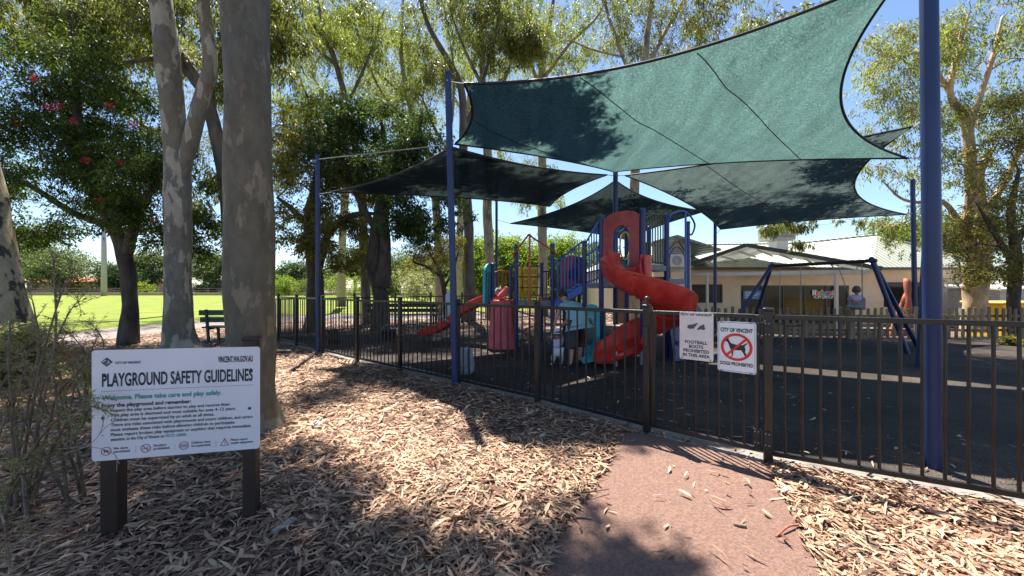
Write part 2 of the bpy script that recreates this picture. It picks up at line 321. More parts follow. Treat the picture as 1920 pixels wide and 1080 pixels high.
def text(s, size, xs=1.0, bold=0.0, align='LEFT', width=None):
    """lettering as flat faces in the XY plane; width squeezes the line to that length"""
    c = bpy.data.curves.new("lettering", 'FONT'); c.body = s; c.size = size; c.offset = bold * size; c.align_x = 'LEFT'; c.resolution_u = 3
    o = bpy.data.objects.new("lettering", c); scene.collection.objects.link(o); bpy.context.view_layer.update()
    me = bpy.data.meshes.new_from_object(o.evaluated_get(bpy.context.evaluated_depsgraph_get()))
    v = np.array([tuple(q.co) for q in me.vertices]); f = [tuple(p.vertices) for p in me.polygons]
    bpy.data.objects.remove(o); bpy.data.curves.remove(c); bpy.data.meshes.remove(me)
    x0, x1 = v[:, 0].min(), v[:, 0].max(); v[:, 0] -= x0; w = x1 - x0
    if width: v[:, 0] *= width / w; w = width
    else: v[:, 0] *= xs; w *= xs
    if align == 'CENTER': v[:, 0] -= w / 2
    if align == 'RIGHT': v[:, 0] -= w
    return v, f
class Board:
    """a flat panel in the world: o top-left corner, U to the right, D down, N towards the viewer"""
    def __init__(s, tl, tr, bl):
        s.o = Vector(tl); s.U = Vector(tr) - s.o; s.D = Vector(bl) - s.o; s.w = s.U.length; s.h = s.D.length
        s.U.normalize(); s.D.normalize(); s.N = s.D.cross(s.U).normalized()
        if s.N.y > 0: s.N = -s.N
    def pt(s, u, v, n=0): return s.o + s.U * (u * s.w) + s.D * (v * s.h) + s.N * n
    def text(s, mb, st, u, v, cap, n=.002, **kw):
        """v is the baseline; cap the capital height as a share of the board height"""
        if 'width' in kw: kw['width'] *= s.w
        vs, f = text(st, cap * s.h / .70, **kw)
        mb.add([s.pt(u, v, n) + s.U * x + s.D * (-y) for x, y, _ in vs], f)
    def poly(s, mb, pts, n=.002): mb.add([s.pt(u, v, n) for u, v in pts], [tuple(range(len(pts)))])
    def ring(s, mb, u, v, r0, r1, n=.002, k=40):
        c = s.pt(u, v, n); vs = [c + (s.U * math.cos(a) + s.D * math.sin(a)) * r_ for r_ in (r0, r1) for a in [2 * math.pi * i / k for i in range(k)]]
        mb.add(vs, [(i, (i + 1) % k, k + (i + 1) % k, k + i) for i in range(k)])
    def disc(s, mb, u, v, r_, n=.002, k=20, sq=1):
        c = s.pt(u, v, n); mb.add([c + (s.U * math.cos(a) + s.D * math.sin(a) * sq) * r_ for a in [2 * math.pi * i / k for i in range(k)]], [tuple(range(k))])
    def slab(s, mb, th=.004, rad=.015, k=5):
        pts = []
        for cu, cv, a0 in ((s.w - rad, rad, -90), (s.w - rad, s.h - rad, 0), (rad, s.h - rad, 90), (rad, rad, 180)):
            for i in range(k + 1):
                a = R(a0 + 90 * i / k); pts.append(s.o + s.U * (cu + rad * math.cos(a)) + s.D * (cv + rad * math.sin(a)))
        mb.prism(pts, (0, 0, 0), -s.N * th)
# ------------------------------------------------------------------ the ground
def sstep(a, b, x): t = np.clip((x - a) / (b - a), 0, 1); return t * t * (3 - 2 * t)
def hgt(x, y):
    x = np.asarray(x, float); y = np.asarray(y, float)
    s = sstep(10.9, 13.2, y) * sstep(0.26, 0.40, x / np.maximum(y, .1)) * (y < 90)
    return -0.52 * s
def hz(x, y): return float(hgt(x, y))
xs = np.unique(np.concatenate([np.linspace(-900, -40, 12), np.linspace(-40, 40, 141), np.linspace(40, 900, 12)]))
ys = np.unique(np.concatenate([np.linspace(-300, -5, 6), np.linspace(-5, 35, 121), np.linspace(35, 1400, 40)]))
gx, gy = np.meshgrid(xs, ys); gz = hgt(gx, gy); nx = len(xs); ny = len(ys)
gi = np.arange(nx * ny).reshape(ny, nx)
gf = np.stack([gi[:-1, :-1], gi[:-1, 1:], gi[1:, 1:], gi[1:, :-1]], -1).reshape(-1, 4)
tag(link_mesh('ground', np.stack([gx, gy, gz], -1).reshape(-1, 3), gf, 'soil', smooth=True), None, None, kind='structure')
def sheet(name, pts, z, m, th=None):
    mb = MB(); n_ = len(pts)
    mb.add([(p[0], p[1], z) for p in pts] + [(p[0], p[1], z - (th or .02)) for p in pts],
           [tuple(range(n_))] + [(i, n_ + i, n_ + (i + 1) % n_, (i + 1) % n_) for i in range(n_)])
    return tag(mb.build(name, m), None, None, kind='structure')
FL = [G(x, y) for x, y in ((1213, 812), (1008, 757), (858, 722), (750, 697), (670, 680), (605, 663), (556, 650), (522, 641))]
HP = G(1440, 868); rdir = Vector((1.175, -.61, 0)).normalized(); FR = [HP, HP + rdir * 1.46, HP + rdir * 2.92]
RF0 = Vector((-6.2, 11.3, 0)); rfd = Vector((1.05, .9, 0))
RF = [RF0 + rfd * t for t in range(-1, 9)]
rub = [(p.x, p.y) for p in FL] + [(RF[0].x, RF[0].y), (-3.0, 11.9), (-0.8, 12.6), (2.2, 12.8), (3.8, 10.75), (18.5, 10.75), (18, 2), (FR[2].x, FR[2].y), (HP.x, HP.y)]
sheet('rubber_ground', rub, .004, 'rubber')
def gl(*pp): return [(G(x, y).x, G(x, y).y) for x, y in pp]
pr = gl((1205, 812), (1166, 812), (1150, 850), (1128, 893), (1107, 925), (1085, 952), (1062, 983), (1043, 1020), (1022, 1082)) + [(-.05, 1.2), (-.3, -1)] + [(1.6, -1), (1.45, 1.2)] + gl((1545, 1082), (1512, 1028), (1496, 985), (1478, 950), (1458, 918), (1449, 890), (1440, 868))
sheet('path', pr, .006, 'path_red')
pg = gl((-700, 700), (-150, 655), (60, 633), (230, 613), (420, 599), (560, 591), (900, 585)) + gl((900, 597), (560, 604), (420, 611), (250, 630), (80, 655), (-150, 690), (-700, 790))
sheet('back_path', pg, .008, 'path_grey')
fp = gl((-700, 700), (-150, 655), (60, 633), (230, 613), (420, 599), (560, 591), (900, 585)) + [(14, 30), (26, 71), (-140, 71), (-140, 20)]
sheet('sports_field', fp, .004, 'grass')
def strip(name, pts, w, z, m, side=1):
    mb = MB(); p = [Vector(q) for q in pts]; L = []; Rr = []
    for i, q in enumerate(p):
        t = (p[min(i + 1, len(p) - 1)] - p[max(i - 1, 0)]).normalized(); nrm = Vector((-t.y, t.x, 0)) * side
        L.append(q + nrm * -.03); Rr.append(q + nrm * w)
    n_ = len(p); vs = [(v.x, v.y, z) for v in L] + [(v.x, v.y, z) for v in Rr] + [(v.x, v.y, -.05) for v in L] + [(v.x, v.y, -.05) for v in Rr]; fs = []
    for i in range(n_ - 1):
        fs += [(i, i + 1, n_ + i + 1, n_ + i), (2 * n_ + i, i, n_ + i, 3 * n_ + i)][:1] + [(i, 2 * n_ + i, 2 * n_ + i + 1, i + 1), (n_ + i, n_ + i + 1, 3 * n_ + i + 1, 3 * n_ + i)]
    mb.add(vs, fs); return tag(mb.build(name, m), None, None, kind='structure')
strip('kerb', [p for p in FL], .14, .018, 'concrete', -1)
strip('kerb', [FL[0], HP] + FR[1:], .14, .018, 'concrete', 1)
strip('kerb', RF, .14, .03, 'concrete', -1)
strip('retaining_kerb', [(-140, 71.4, 0), (26, 71.4, 0)], .5, .55, 'tan_wall', 1)

# ------------------------------------------------------------------ shade sails and their poles
def pole(label, base, top, r_, name='shade_pole', m='pole_blue', group='blue posts holding the shade sails'):
    base = Vector(base); top = Vector(top); base.z = hz(base.x, base.y)
    o = thing(name, label, 'pole', base, group); mb = MB(); n_ = 24
    mb.tube([base - Vector((0, 0, .05)), base.lerp(top, .33), base.lerp(top, .66), top], [r_, r_, r_ * .97, r_ * .94], n_)
    smooth_by_angle(mb.build('post', m, o))
    smooth_by_angle(MB().tube([top, top + (top - base).normalized() * .03], [r_ * 1.06, r_ * .9], n_).build('cap', m, o))
    d = (top - base).normalized(); k = top - d * .12
    MB().tube([k, k + Vector((.0, -r_ * 1.5, .0))], .012, 8).build('eye_bolt', 'steel_grey', o)
    return o
pB0 = Vector((-.82, 5.42, 0)); pB1 = P(840, 140, 5.42)
pole('tall blue shade post in front of the small red slide, grey backpack at its foot', pB0, pB1, .050)
pC0 = Vector((3.325, 2.94, 0)); pC1 = Vector((3.27, 2.94, 4.85))
pole('thick blue shade post nearest the camera, close behind the fence right of the gate', pC0, pC1, .056)
pL1 = Vector((5.25, 2.75, 5.1)); pole('blue shade post outside the fence corner, holding the near right corner of the largest sail', (5.2, 2.8, 0), pL1, .075)
pA0 = Vector((-4.25, 8.2, 0)); pA1 = P(595, 292, 8.2)
pole('blue shade post in front of a dark tree trunk, leftmost of the blue posts', pA0, pA1, .05)
pD1 = P(1154, 322, 9.48); pole('blue post where the sails meet, rising behind the red slide arch', (pD1.x, 9.48, 0), pD1, .065)
pE1 = P(931, 345, 13.6); pole('thin dark blue shade post behind the yellow game panel, left of the pale gum trunk', (-.56, 13.6, 0), pE1, .05)
pF1 = P(1341, 370, 13.1); pole('slim blue shade post in front of the cream building, left of the verandah', (7.12, 13.1, 0), pF1, .055)
pG1 = P(1711, 338, 11.2); pole('slim dark shade post between the swing frame and the big near pole', (12.1, 11.2, 0), pG1, .06)
pH1 = P(1752, 234, 6.9); pole('leaning blue shade post half hidden behind the thick near post', (7.45, 6.8, 0), pH1, .075)
pK1 = Vector((5.3, 17, 4.2)); pole('far shade post mostly hidden behind the play tower', (5.3, 17, 0), pK1, .055)

def sail(label, corners, conc, anchors, sag=0.0, seams=(), cloth='shadecloth'):
    """corners in order round the sail; each edge bows inwards by conc of its length; the cloth is a relaxed membrane"""
    cs = [np.array(tuple(c), float) for c in corners]; k = len(cs); cen = sum(cs) / k; per = 40; bd = []
    for i in range(k):
        a, b = cs[i], cs[(i + 1) % k]; L = np.linalg.norm(b - a); mid = (a + b) / 2; inn = cen - mid; ab = (b - a) / L
        inn -= ab * np.dot(inn, ab); inn[2] *= .35; inn /= np.linalg.norm(inn); cc = conc[i] if isinstance(conc, (list, tuple)) else conc
        for j in range(per):
            t = j / per; bd.append(a + (b - a) * t + inn * 4 * t * (1 - t) * cc * L)
    bd = np.array(bd); nb = len(bd); NR = 34
    r_ = np.linspace(0, 1, NR)[:, None, None]; g = cen + (bd[None] - cen) * r_
    for it in range(900):
        lap = (g[:-2] + g[2:] + np.roll(g, 1, 1)[1:-1] + np.roll(g, -1, 1)[1:-1]) / 4
        g[1:-1, :, 2] = lap[..., 2]; g[0, :, 2] = g[1, :, 2].mean()
    if sag: g[:, :, 2] -= sag * np.sin(np.linspace(0, 1, NR) * math.pi)[:, None] * .3 + sag * (1 - r_[:, :, 0] ** 2)
    # small ripples running in from the edges
    th = np.arange(nb) / nb * 2 * math.pi
    g[1:-1, :, 2] += (.022 * np.sin(th * 23) + .018 * np.sin(th * 41 + 1))[None] * (r_[1:-1, :, 0] ** 3) * (1 - r_[1:-1, :, 0]) * 4
    root = thing('shade_sail', label, 'shade sail', Vector(corners[0]), 'shade sails over the play area')
    vs = g.reshape(-1, 3); idx = np.arange(NR * nb).reshape(NR, nb)
    fs = np.stack([idx[:-1], np.roll(idx, -1, 1)[:-1], np.roll(idx, -1, 1)[1:], idx[1:]], -1)[0:].reshape(-1, 4)
    link_mesh('cloth', vs, fs, cloth, root, smooth=True)
    loop = np.concatenate([bd, bd[:1]]); MB().tube(loop, .020, 6, False).build('hem', 'black', root, smooth=True)
    def zat(x, y):
        d = (vs[:, 0] - x) ** 2 + (vs[:, 1] - y) ** 2; q = np.argsort(d)[:16]; w = 1 / (d[q] + 2e-2); return float((vs[q, 2] * w).sum() / w.sum())
    for (i, t, j, u) in seams:
        a = bd[int(i * per + t * per) % nb]; b = bd[int(j * per + u * per) % nb]; pts = []
        for q in np.linspace(0.01, .99, 30):
            p = a + (b - a) * q; pts.append((p[0], p[1], zat(p[0], p[1]) - .010))
        zs = np.array([q_[2] for q_ in pts]); zs[1:-1] = (zs[:-2] + 2 * zs[1:-1] + zs[2:]) / 4; MB().tube([(q_[0], q_[1], z_) for q_, z_ in zip(pts, zs)], .008, 5).build('seam', 'black', root, smooth=True)
    for c, a in anchors:
        c = Vector(corners[c]); a = Vector(a)
        MB().tube([c, a], .009, 6).build('cable', 'steel_grey', root)
    return root
c1 = [P(870, 157, 5.38), Vector((4.5, 4.25, 5.05)), P(1704, 297, 6.75), P(1151, 322, 9.35), P(853, 270, 6.5)]
sail('largest green shade sail overhead with tree shadows on its left end', c1, [.095, .19, .055, .03, .16],
     [(0, pB1 - Vector((0, 0, .1))), (1, pL1 - Vector((0, 0, .1))), (2, pH1 - Vector((0, 0, .6))), (3, pD1 - Vector((0, 0, .08))), (4, pA1 - Vector((0, 0, .08)))],
     seams=[(0, .30, 2, .62), (0, .62, 2, .3), (4, .5, 3, .1)])
c2 = [P(622, 360, 8.0), P(846, 276, 5.7), P(1138, 328, 9.3), P(1031, 387, 11.6)]
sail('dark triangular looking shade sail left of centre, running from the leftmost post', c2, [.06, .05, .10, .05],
     [(0, Vector(pA1) - Vector((0, 0, .85))), (1, Vector(pB1) - Vector((0, 0, 1.05))), (2, pD1 - Vector((0, 0, .1))), (3, pE1 - Vector((0, 0, .3)))], seams=[(0, .5, 2, .5)], cloth='shadecloth_shaded')
c3 = [P(1172, 329, 9.4), P(1709, 238, 6.85), P(1700, 402, 10.9), P(1351, 430, 12.9)]
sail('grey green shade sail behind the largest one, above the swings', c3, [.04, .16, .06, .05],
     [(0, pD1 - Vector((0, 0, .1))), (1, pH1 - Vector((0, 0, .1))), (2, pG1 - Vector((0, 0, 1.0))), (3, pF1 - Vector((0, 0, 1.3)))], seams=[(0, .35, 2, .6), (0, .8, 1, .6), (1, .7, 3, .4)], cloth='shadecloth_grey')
c4 = [P(1154, 338, 9.6), P(1322, 396, 13.0), Vector((5.1, 16.8, 3.6)), P(957, 419, 13.4)]
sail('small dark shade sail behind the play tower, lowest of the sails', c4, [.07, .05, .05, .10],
     [(0, pD1 - Vector((0, 0, .15))), (1, pF1 - Vector((0, 0, .5))), (2, pK1 - Vector((0, 0, .3))), (3, pE1 - Vector((0, 0, 1.3)))], seams=[(0, .5, 2, .5)], cloth='shadecloth_shaded')

# ------------------------------------------------------------------ metal fences and the gate
bar_me = {}
def bar_child(parent, loc, z0, z1, m='fence_metal', r_=.0105):
    key = (round(z1 - z0, 3), m, r_)
    if key not in bar_me:
        o = MB().tube([(0, 0, 0), (0, 0, z1 - z0)], r_, 8).build('bar', m, smooth=False); smooth_by_angle(o); bar_me[key] = o.data
    else: o = bpy.data.objects.new('bar', bar_me[key]); scene.collection.objects.link(o)
    o.name = 'bar'; o.parent = parent; o.location = Vector((loc[0], loc[1], z0)) - acc_loc(parent); return o
def fpost(parent, p, h=1.235, w=.062, zg=0, m='fence_metal'):
    a = Vector((p[0], p[1], zg)); o = MB().box(a + Vector((0, 0, h / 2 - .03)), (w, w, h + .06), Matrix.Rotation(FROT, 3, 'Z'), .004).build('post', m, parent)
    MB().box(a + Vector((0, 0, h + .012)), (w + .008, w + .008, .024), Matrix.Rotation(FROT, 3, 'Z'), .008).build('post_cap', m, o); return o
def run_fence(root, pts, nb, zt=1.185, zb=.085, posts=True, skip_first=False, bars=True):
    for i, p in enumerate(pts):
        if posts and not (skip_first and i == 0): fpost(root, p)
    for i in range(len(pts) - 1):
        a, b = Vector(pts[i]), Vector(pts[i + 1]); up = Vector((0, 0, 1)); t = (b - a).normalized() * .034
        MB().bar(a + t + up * zt, b - t + up * zt, .032, .038, bev=.003).build('top_rail', 'fence_metal', root)
        MB().bar(a + t + up * zb, b - t + up * zb, .032, .038, bev=.003).build('bottom_rail', 'fence_metal', root)
        if bars:
            for k in range(nb): bar_child(root, a.lerp(b, (k + 1) / (nb + 1)), zb + .018, zt - .018)
FROT = math.atan2(-.88, 1.1)
lf = thing('metal_fence', 'black tubular metal fence running from the gate back to the left', 'fence', FL[0], 'black metal fences round the play area')
run_fence(lf, FL, 11)
FROT = math.atan2(-.61, 1.175)
rf = thing('metal_fence', 'brown black tubular fence right of the gate, nearest the camera', 'fence', HP, 'black metal fences round the play area')
run_fence(rf, FR, 12)
FROT = math.atan2(.9, 1.05)
bf = thing('metal_fence', 'farther black tubular fence along the back of the play area', 'fence', RF[0], 'black metal fences round the play area')
run_fence(bf, RF, 11, zt=1.10, zb=.1)
# gate
FROT = math.atan2(-.65, .74); L0 = FL[0]; gd = (HP - L0).normalized(); gl_ = (HP - L0).length; up = Vector((0, 0, 1))
gate = thing('gate', 'black barred metal gate with two council signs on it', 'gate', L0 + gd * .06)
s0 = L0 + gd * .068; s1 = HP - gd * .075
MB().box(s0 + up * .64, (.034, .034, 1.12), Matrix.Rotation(FROT, 3, 'Z'), .003).build('stile', 'fence_metal', gate)
MB().box(s1 + up * .64, (.034, .034, 1.12), Matrix.Rotation(FROT, 3, 'Z'), .003).build('stile', 'fence_metal', gate)
for zz in (1.185, .095): MB().bar(s0 + gd * .017 + up * zz, s1 - gd * .017 + up * zz, .032, .038, bev=.003).build('rail', 'fence_metal', gate)
for k in range(8): bar_child(gate, s0.lerp(s1, (k + 1) / 9), .113, 1.167)
for zz in (.20, 1.09):
    h = MB(); nrm = Vector((-gd.y, gd.x, 0)) * -1
    h.box(s1 + nrm * .022 + up * zz, (.05, .012, .13), Matrix.Rotation(FROT, 3, 'Z'), .002)
    h.box(HP + nrm * .037 - gd * .0 + up * zz, (.05, .012, .13), Matrix.Rotation(FROT, 3, 'Z'), .002)
    h.tube([s1.lerp(HP, .5) + nrm * .03 + up * (zz - .05), s1.lerp(HP, .5) + nrm * .03 + up * (zz + .05)], .014, 10)
    ho = h.build('hinge', 'black', gate)
    b = MB()
    for dx, c in ((-.012, s1), (.012, s1), (-.012, HP), (.012, HP)):
        for dz in (-.045, .045): b.ball(c + gd * dx + nrm * (.028 if c is s1 else .043) + up * (zz + dz), .005, n=6)
    b.build('bolt', 'steel_grey', ho)
lt = MB(); nrm = Vector((-gd.y, gd.x, 0)) * -1
lt.box(L0 + gd * .005 + up * 1.03, (.05, .055, .36), Matrix.Rotation(FROT, 3, 'Z') , .006)
lt.box(L0 + gd * .0 + nrm * .035 + up * .95, (.045, .03, .2), Matrix.Rotation(FROT, 3, 'Z'), .005)
lt.tube([L0 + up * 1.2, L0 + up * 1.30], .016, 12); lt.ball(L0 + up * 1.315, .026, n=8)
lo_ = smooth_by_angle(lt.build('latch', 'fence_worn', lf)); lo_['label'] = 'worn magnetic latch with a knob on top'
# small cap glint on the hinge post
# ------------------------------------------------------------------ signs on the gate
def gpt(px, py, off=.0):
    """the point of the gate plane seen at that pixel"""
    k = (px - 960) / FPX; s_ = (k * L0.y - L0.x) / ((HP.x - L0.x) - k * (HP.y - L0.y)); q = L0.lerp(HP, s_); return P(px, py, q.y) + nrm * off
a, b, c = gpt(1276, 584), gpt(1339, 586), gpt(1276, 671)
bd = Board(a + nrm * .03, Vector((b.x, b.y, a.z)) + nrm * .03, Vector((a.x, a.y, c.z)) + nrm * .03)
sg = thing('boots_sign', 'pinkish white sign about football boots, left one on the gate', 'sign', bd.pt(.5, 1), 'council signs on the gate')
m_ = MB(); bd.slab(m_, .004, .018); m_.build('board', 'boot_sign_white', sg)
def line(bd_, par, name, m, st, u, v, cap, **kw): t = MB(); bd_.text(t, st, u, v, cap, **kw); return t.build(name, m, par)
line(bd, sg, 'council_name', 'ink', "CITY OF VINCENT", .03, .075, .044, width=.94, bold=.03)
for s_, y_, w_ in (("FOOTBALL", .66, .66), ("BOOTS", .75, .42), ("PROHIBITED", .84, .76), ("IN THIS AREA", .935, .80)): line(bd, sg, 'text_line', 'ink', s_, .5 - w_ / 2, y_, .064, width=w_, bold=.025)
# the two halves of a boot
t = MB(); ax = .5
bd.poly(t, [(.24, .33), (.25, .28), (.33, .265), (.44, .25), (.53, .22), (.56, .23), (.44, .335), (.42, .355), (.36, .34), (.35, .36), (.31, .36), (.30, .345), (.26, .35)])
bd.poly(t, [(.52, .36), (.63, .27), (.68, .265), (.72, .24), (.745, .25), (.75, .29), (.77, .335), (.76, .35), (.73, .35), (.72, .365), (.69, .365), (.68, .35), (.60, .352), (.59, .368), (.56, .368)])
t.build('boot_emblem', 'grey_ink', sg)
for u_ in (.08, .92):
    for v_ in (.03, .97): q = MB(); bd.disc(q, u_, v_, .006, .003, 10); q.build('screw', 'black', sg)
a, b, c = gpt(1347, 601), gpt(1419, 601), gpt(1347, 693)
bd = Board(a + nrm * .032, Vector((b.x, b.y, a.z)) + nrm * .032, Vector((a.x, a.y, c.z)) + nrm * .032)
sg = thing('dogs_sign', 'bluish white sign with a dog struck out in a red ring, right one', 'sign', bd.pt(.5, 1), 'council signs on the gate')
m_ = MB(); bd.slab(m_, .004, .02); m_.build('board', 'dog_sign_white', sg)
t = MB()
c0_, c1_ = [(.03, .02), (.97, .02), (.97, .98), (.03, .98)], [(.038, .026), (.962, .026), (.962, .974), (.038, .974)]
t.add([bd.pt(u_, v_, .0015) for u_, v_ in c0_ + c1_], [(i, (i + 1) % 4, 4 + (i + 1) % 4, 4 + i) for i in range(4)])
t.build('border', 'ink', sg)
line(bd, sg, 'council_name', 'ink', "CITY OF VINCENT", .08, .205, .074, width=.84, bold=.035); line(bd, sg, 'text_line', 'ink', "DOGS PROHIBITED", .07, .865, .064, width=.86, bold=.03)
t = MB()   # the dog, facing left
dog = [(.175, .375), (.20, .345), (.235, .335), (.235, .295), (.262, .33), (.29, .30), (.30, .36), (.335, .41), (.36, .43), (.50, .455), (.60, .45), (.66, .455), (.78, .40), (.79, .41), (.71, .475), (.735, .53), (.72, .58), (.76, .64), (.75, .70), (.71, .71), (.72, .665), (.67, .60), (.62, .555), (.50, .56), (.43, .57), (.41, .64), (.40, .69), (.36, .70), (.38, .66), (.375, .58), (.33, .52), (.30, .455), (.265, .405), (.19, .395)]
bd.poly(t, dog, .0022); t.build('dog_emblem', 'ink', sg)
t = MB(); bd.ring(t, .5, .5, .335 * bd.w, .41 * bd.w, .003)
ww = .032; dx, dy = .27, .27 * bd.w / bd.h; du = ww * .7; dv = ww * .7 * bd.w / bd.h
bd.poly(t, [(.5 - dx - du, .5 + dy - dv), (.5 + dx - du, .5 - dy - dv), (.5 + dx + du, .5 - dy + dv), (.5 - dx + du, .5 + dy + dv)], .0036); t.build('prohibition_ring', 'sign_red', sg)
t = MB()
for u_ in (.12, .88):
    for v_ in (.015, .985):
        p0 = bd.pt(u_, v_); t.tube([p0 + bd.N * .006 + bd.U * .012, p0 + bd.N * .008 - bd.U * .012, p0 - bd.N * .05 - bd.D * .02 * (1 if v_ < .5 else -1)], .0025, 5)
t.build('cable_tie', 'black', sg)

# ------------------------------------------------------------------ the big notice board
ZL, ZR = 2.07, 2.266
tl = P(172, 657, ZL); tr = P(487, 650, ZR); bl = P(174.5, 865, ZL); br = P(487, 840, ZR)
wdir = Vector((tr.x - tl.x, tr.y - tl.y, 0)); bd = Board(tl, tl + wdir + Vector((0, 0, tr.z - tl.z)), Vector((tl.x, tl.y, (bl.z + br.z) / 2 + .003)))
sg = thing('notice_board', 'large white playground rules board on two dark posts among leaf litter', 'notice board', (tl.x, tl.y, 0))
m_ = MB(); bd.slab(m_, .006, .016); m_.build('board', 'sign_white', sg)
wn_ = wdir.normalized(); ang = math.atan2(wn_.y, wn_.x)
for u_, zt, w_, m1 in ((.085, 1.03, .080, 'post_brown'), (.925, 1.105, .070, 'post_brown')):
    c = bd.pt(u_, 0, -.008 - w_ / 2); o = MB().box((c.x, c.y, zt / 2 - .05), (w_, w_, zt + .1), Matrix.Rotation(ang, 3, 'Z'), .004).build('post', m1, sg)
    if u_ > .5: MB().box((c.x, c.y, zt + .008), (w_ + .014, w_ + .014, .022), Matrix.Rotation(ang, 3, 'Z'), .006).build('post_cap', 'black', o)
line(bd, sg, 'title', 'navy_ink', "PLAYGROUND SAFETY GUIDELINES", .057, .328, .116, width=.898, bold=.024)
line(bd, sg, 'web_address', 'navy_ink', "VINCENT.WA.GOV.AU", .735, .142, .056, width=.220, bold=.03)
line(bd, sg, 'subheading', 'navy_ink', "Enjoy the playground and remember:", .055, .517, .034, width=.515, bold=.03)
line(bd, sg, 'council_name', 'navy_ink', "CITY OF VINCENT", .130, .128, .020, width=.145, bold=.03)
t = MB()
for k in range(66): bd.disc(t, .057 + k * .898 / 65, .372, .0024, .002, 8)
t.build('dotted_line', 'navy_ink', sg)
line(bd, sg, 'welcome_line', 'green_ink', "Welcome. Please take care and play safely.", .057, .452, .043, width=.70, bold=.03); line(bd, sg, 'phone_number', 'green_ink', "9273 6000.", .417, .826, .028, width=.128, bold=.02)
for s_, y_, w_ in (("Inspect the play area before starting to play and remove litter.", .562, .71), ("This play area is designed and most suitable for ages 4–12 years.", .606, .742), ("Children must be supervised by an adult at all times.", .650, .607),
                   ("There are risks associated with playgrounds and young children, and carers", .694, .85), ("must evaluate these risks before allowing children to participate.", .738, .738),
                   ("Please report broken play equipment or anything that requires immediate", .782, .838), ("attention, to the City of Vincent on", .826, .305)):
    line(bd, sg, 'text_line', 'small_ink', s_, .105, y_, .028, width=w_, bold=.018)
for y_ in (.551, .595, .639, .683, .771): t = MB(); bd.disc(t, .062, y_, .0035, .002, 10); t.build('bullet', 'small_ink', sg)
for s_, u_, y_, w_ in (("No dogs", .122, .905, .08), ("permitted", .122, .935, .09), ("Smoking", .348, .905, .075), ("prohibited", .348, .935, .092), ("Children must", .573, .905, .115), ("be supervised", .573, .935, .115), ("Please report", .815, .905, .108), ("unsafe equipment", .815, .935, .142)):
    line(bd, sg, 'text_line', 'small_ink', s_, u_, y_, .021, width=w_, bold=.02)
for u_ in (.245, .472, .722): t = MB(); bd.poly(t, [(u_, .885), (u_ + .0012, .885), (u_ + .0012, .95), (u_, .95)]); t.build('divider', 'grey_ink', sg)
rr = .029
for u_ in (.080, .303, .527):
    t = MB(); bd.ring(t, u_, .915, rr * .86 * bd.w, rr * bd.w)
    if u_ < .5: bd.poly(t, [(u_ - .021, .888), (u_ - .018, .885), (u_ + .021, .942), (u_ + .018, .945)], .0026)
    t.build('icon_ring', 'maroon_ink', sg)
t = MB()
tri = [(.776, .872), (.748, .945), (.804, .945)]; ti = [(.776, .886), (.7535, .940), (.7985, .940)]
for i in range(3): bd.poly(t, [tri[i], tri[(i + 1) % 3], ti[(i + 1) % 3], ti[i]])
bd.poly(t, [(.7745, .905), (.7775, .905), (.777, .924), (.775, .924)]); bd.disc(t, .776, .931, .0015)
t.build('warning_triangle', 'maroon_ink', sg)
t = MB()
q = [(u * .034 + .062, v * .036 + .895) for u, v in ((0, .35), (.2, .15), (.3, .35), (.75, .35), (1, .1), (.85, .5), (.95, 1), (.8, 1), (.7, .7), (.4, .7), (.3, 1), (.2, 1), (.2, .6))]; bd.poly(t, q)
bd.poly(t, [(.285, .916), (.312, .916), (.312, .923), (.285, .923)]); bd.poly(t, [(.314, .916), (.319, .916), (.319, .923), (.314, .923)]); bd.ring(t, .312, .905, .002, .004, k=12)
for u_, h_ in ((.513, .010), (.527, .013), (.541, .010)): bd.disc(t, u_, .905 - (h_ - .010), .0035, k=12); bd.ring(t, u_, .922, .003, .0055, k=14)
t.build('icon', 'grey_ink', sg)
t = MB(); cu, cv = .083, .108; hu, hv = .033, .042     # diamond emblem with diagonal leaf like cuts
bd.poly(t, [(cu - hu, cv), (cu, cv - hv), (cu + hu, cv), (cu, cv + hv)]); t.build('emblem', 'navy_ink', sg)
t = MB()
for k in range(5):
    f_ = -.6 + k * .3; bd.poly(t, [(cu + (f_ - .05) * hu, cv + (1 - abs(f_)) * hv * .75), (cu + (f_ + .05) * hu, cv + (1 - abs(f_)) * hv * .6), (cu + (.2 + f_ * .3) * hu, cv - .55 * hv + k * .05 * hv), (cu + (.15 + f_ * .3) * hu, cv - .4 * hv + k * .05 * hv)], .0028)
bd.poly(t, [(cu - .8 * hu, cv), (cu - .1 * hu, cv - .55 * hv), (cu - .05 * hu, cv - .45 * hv), (cu - .6 * hu, cv + .05 * hv)], .0028)
t.build('emblem_cuts', 'sign_white', sg)
for u_, v_ in ((.070, .232), (.945, .238), (.935, .600), (.062, .615)):
    b = MB(); p0 = bd.pt(u_, v_, .002); b.tube([p0, p0 + bd.N * .004], [.0085, .006], 14); b.build('bolt', 'black', sg)
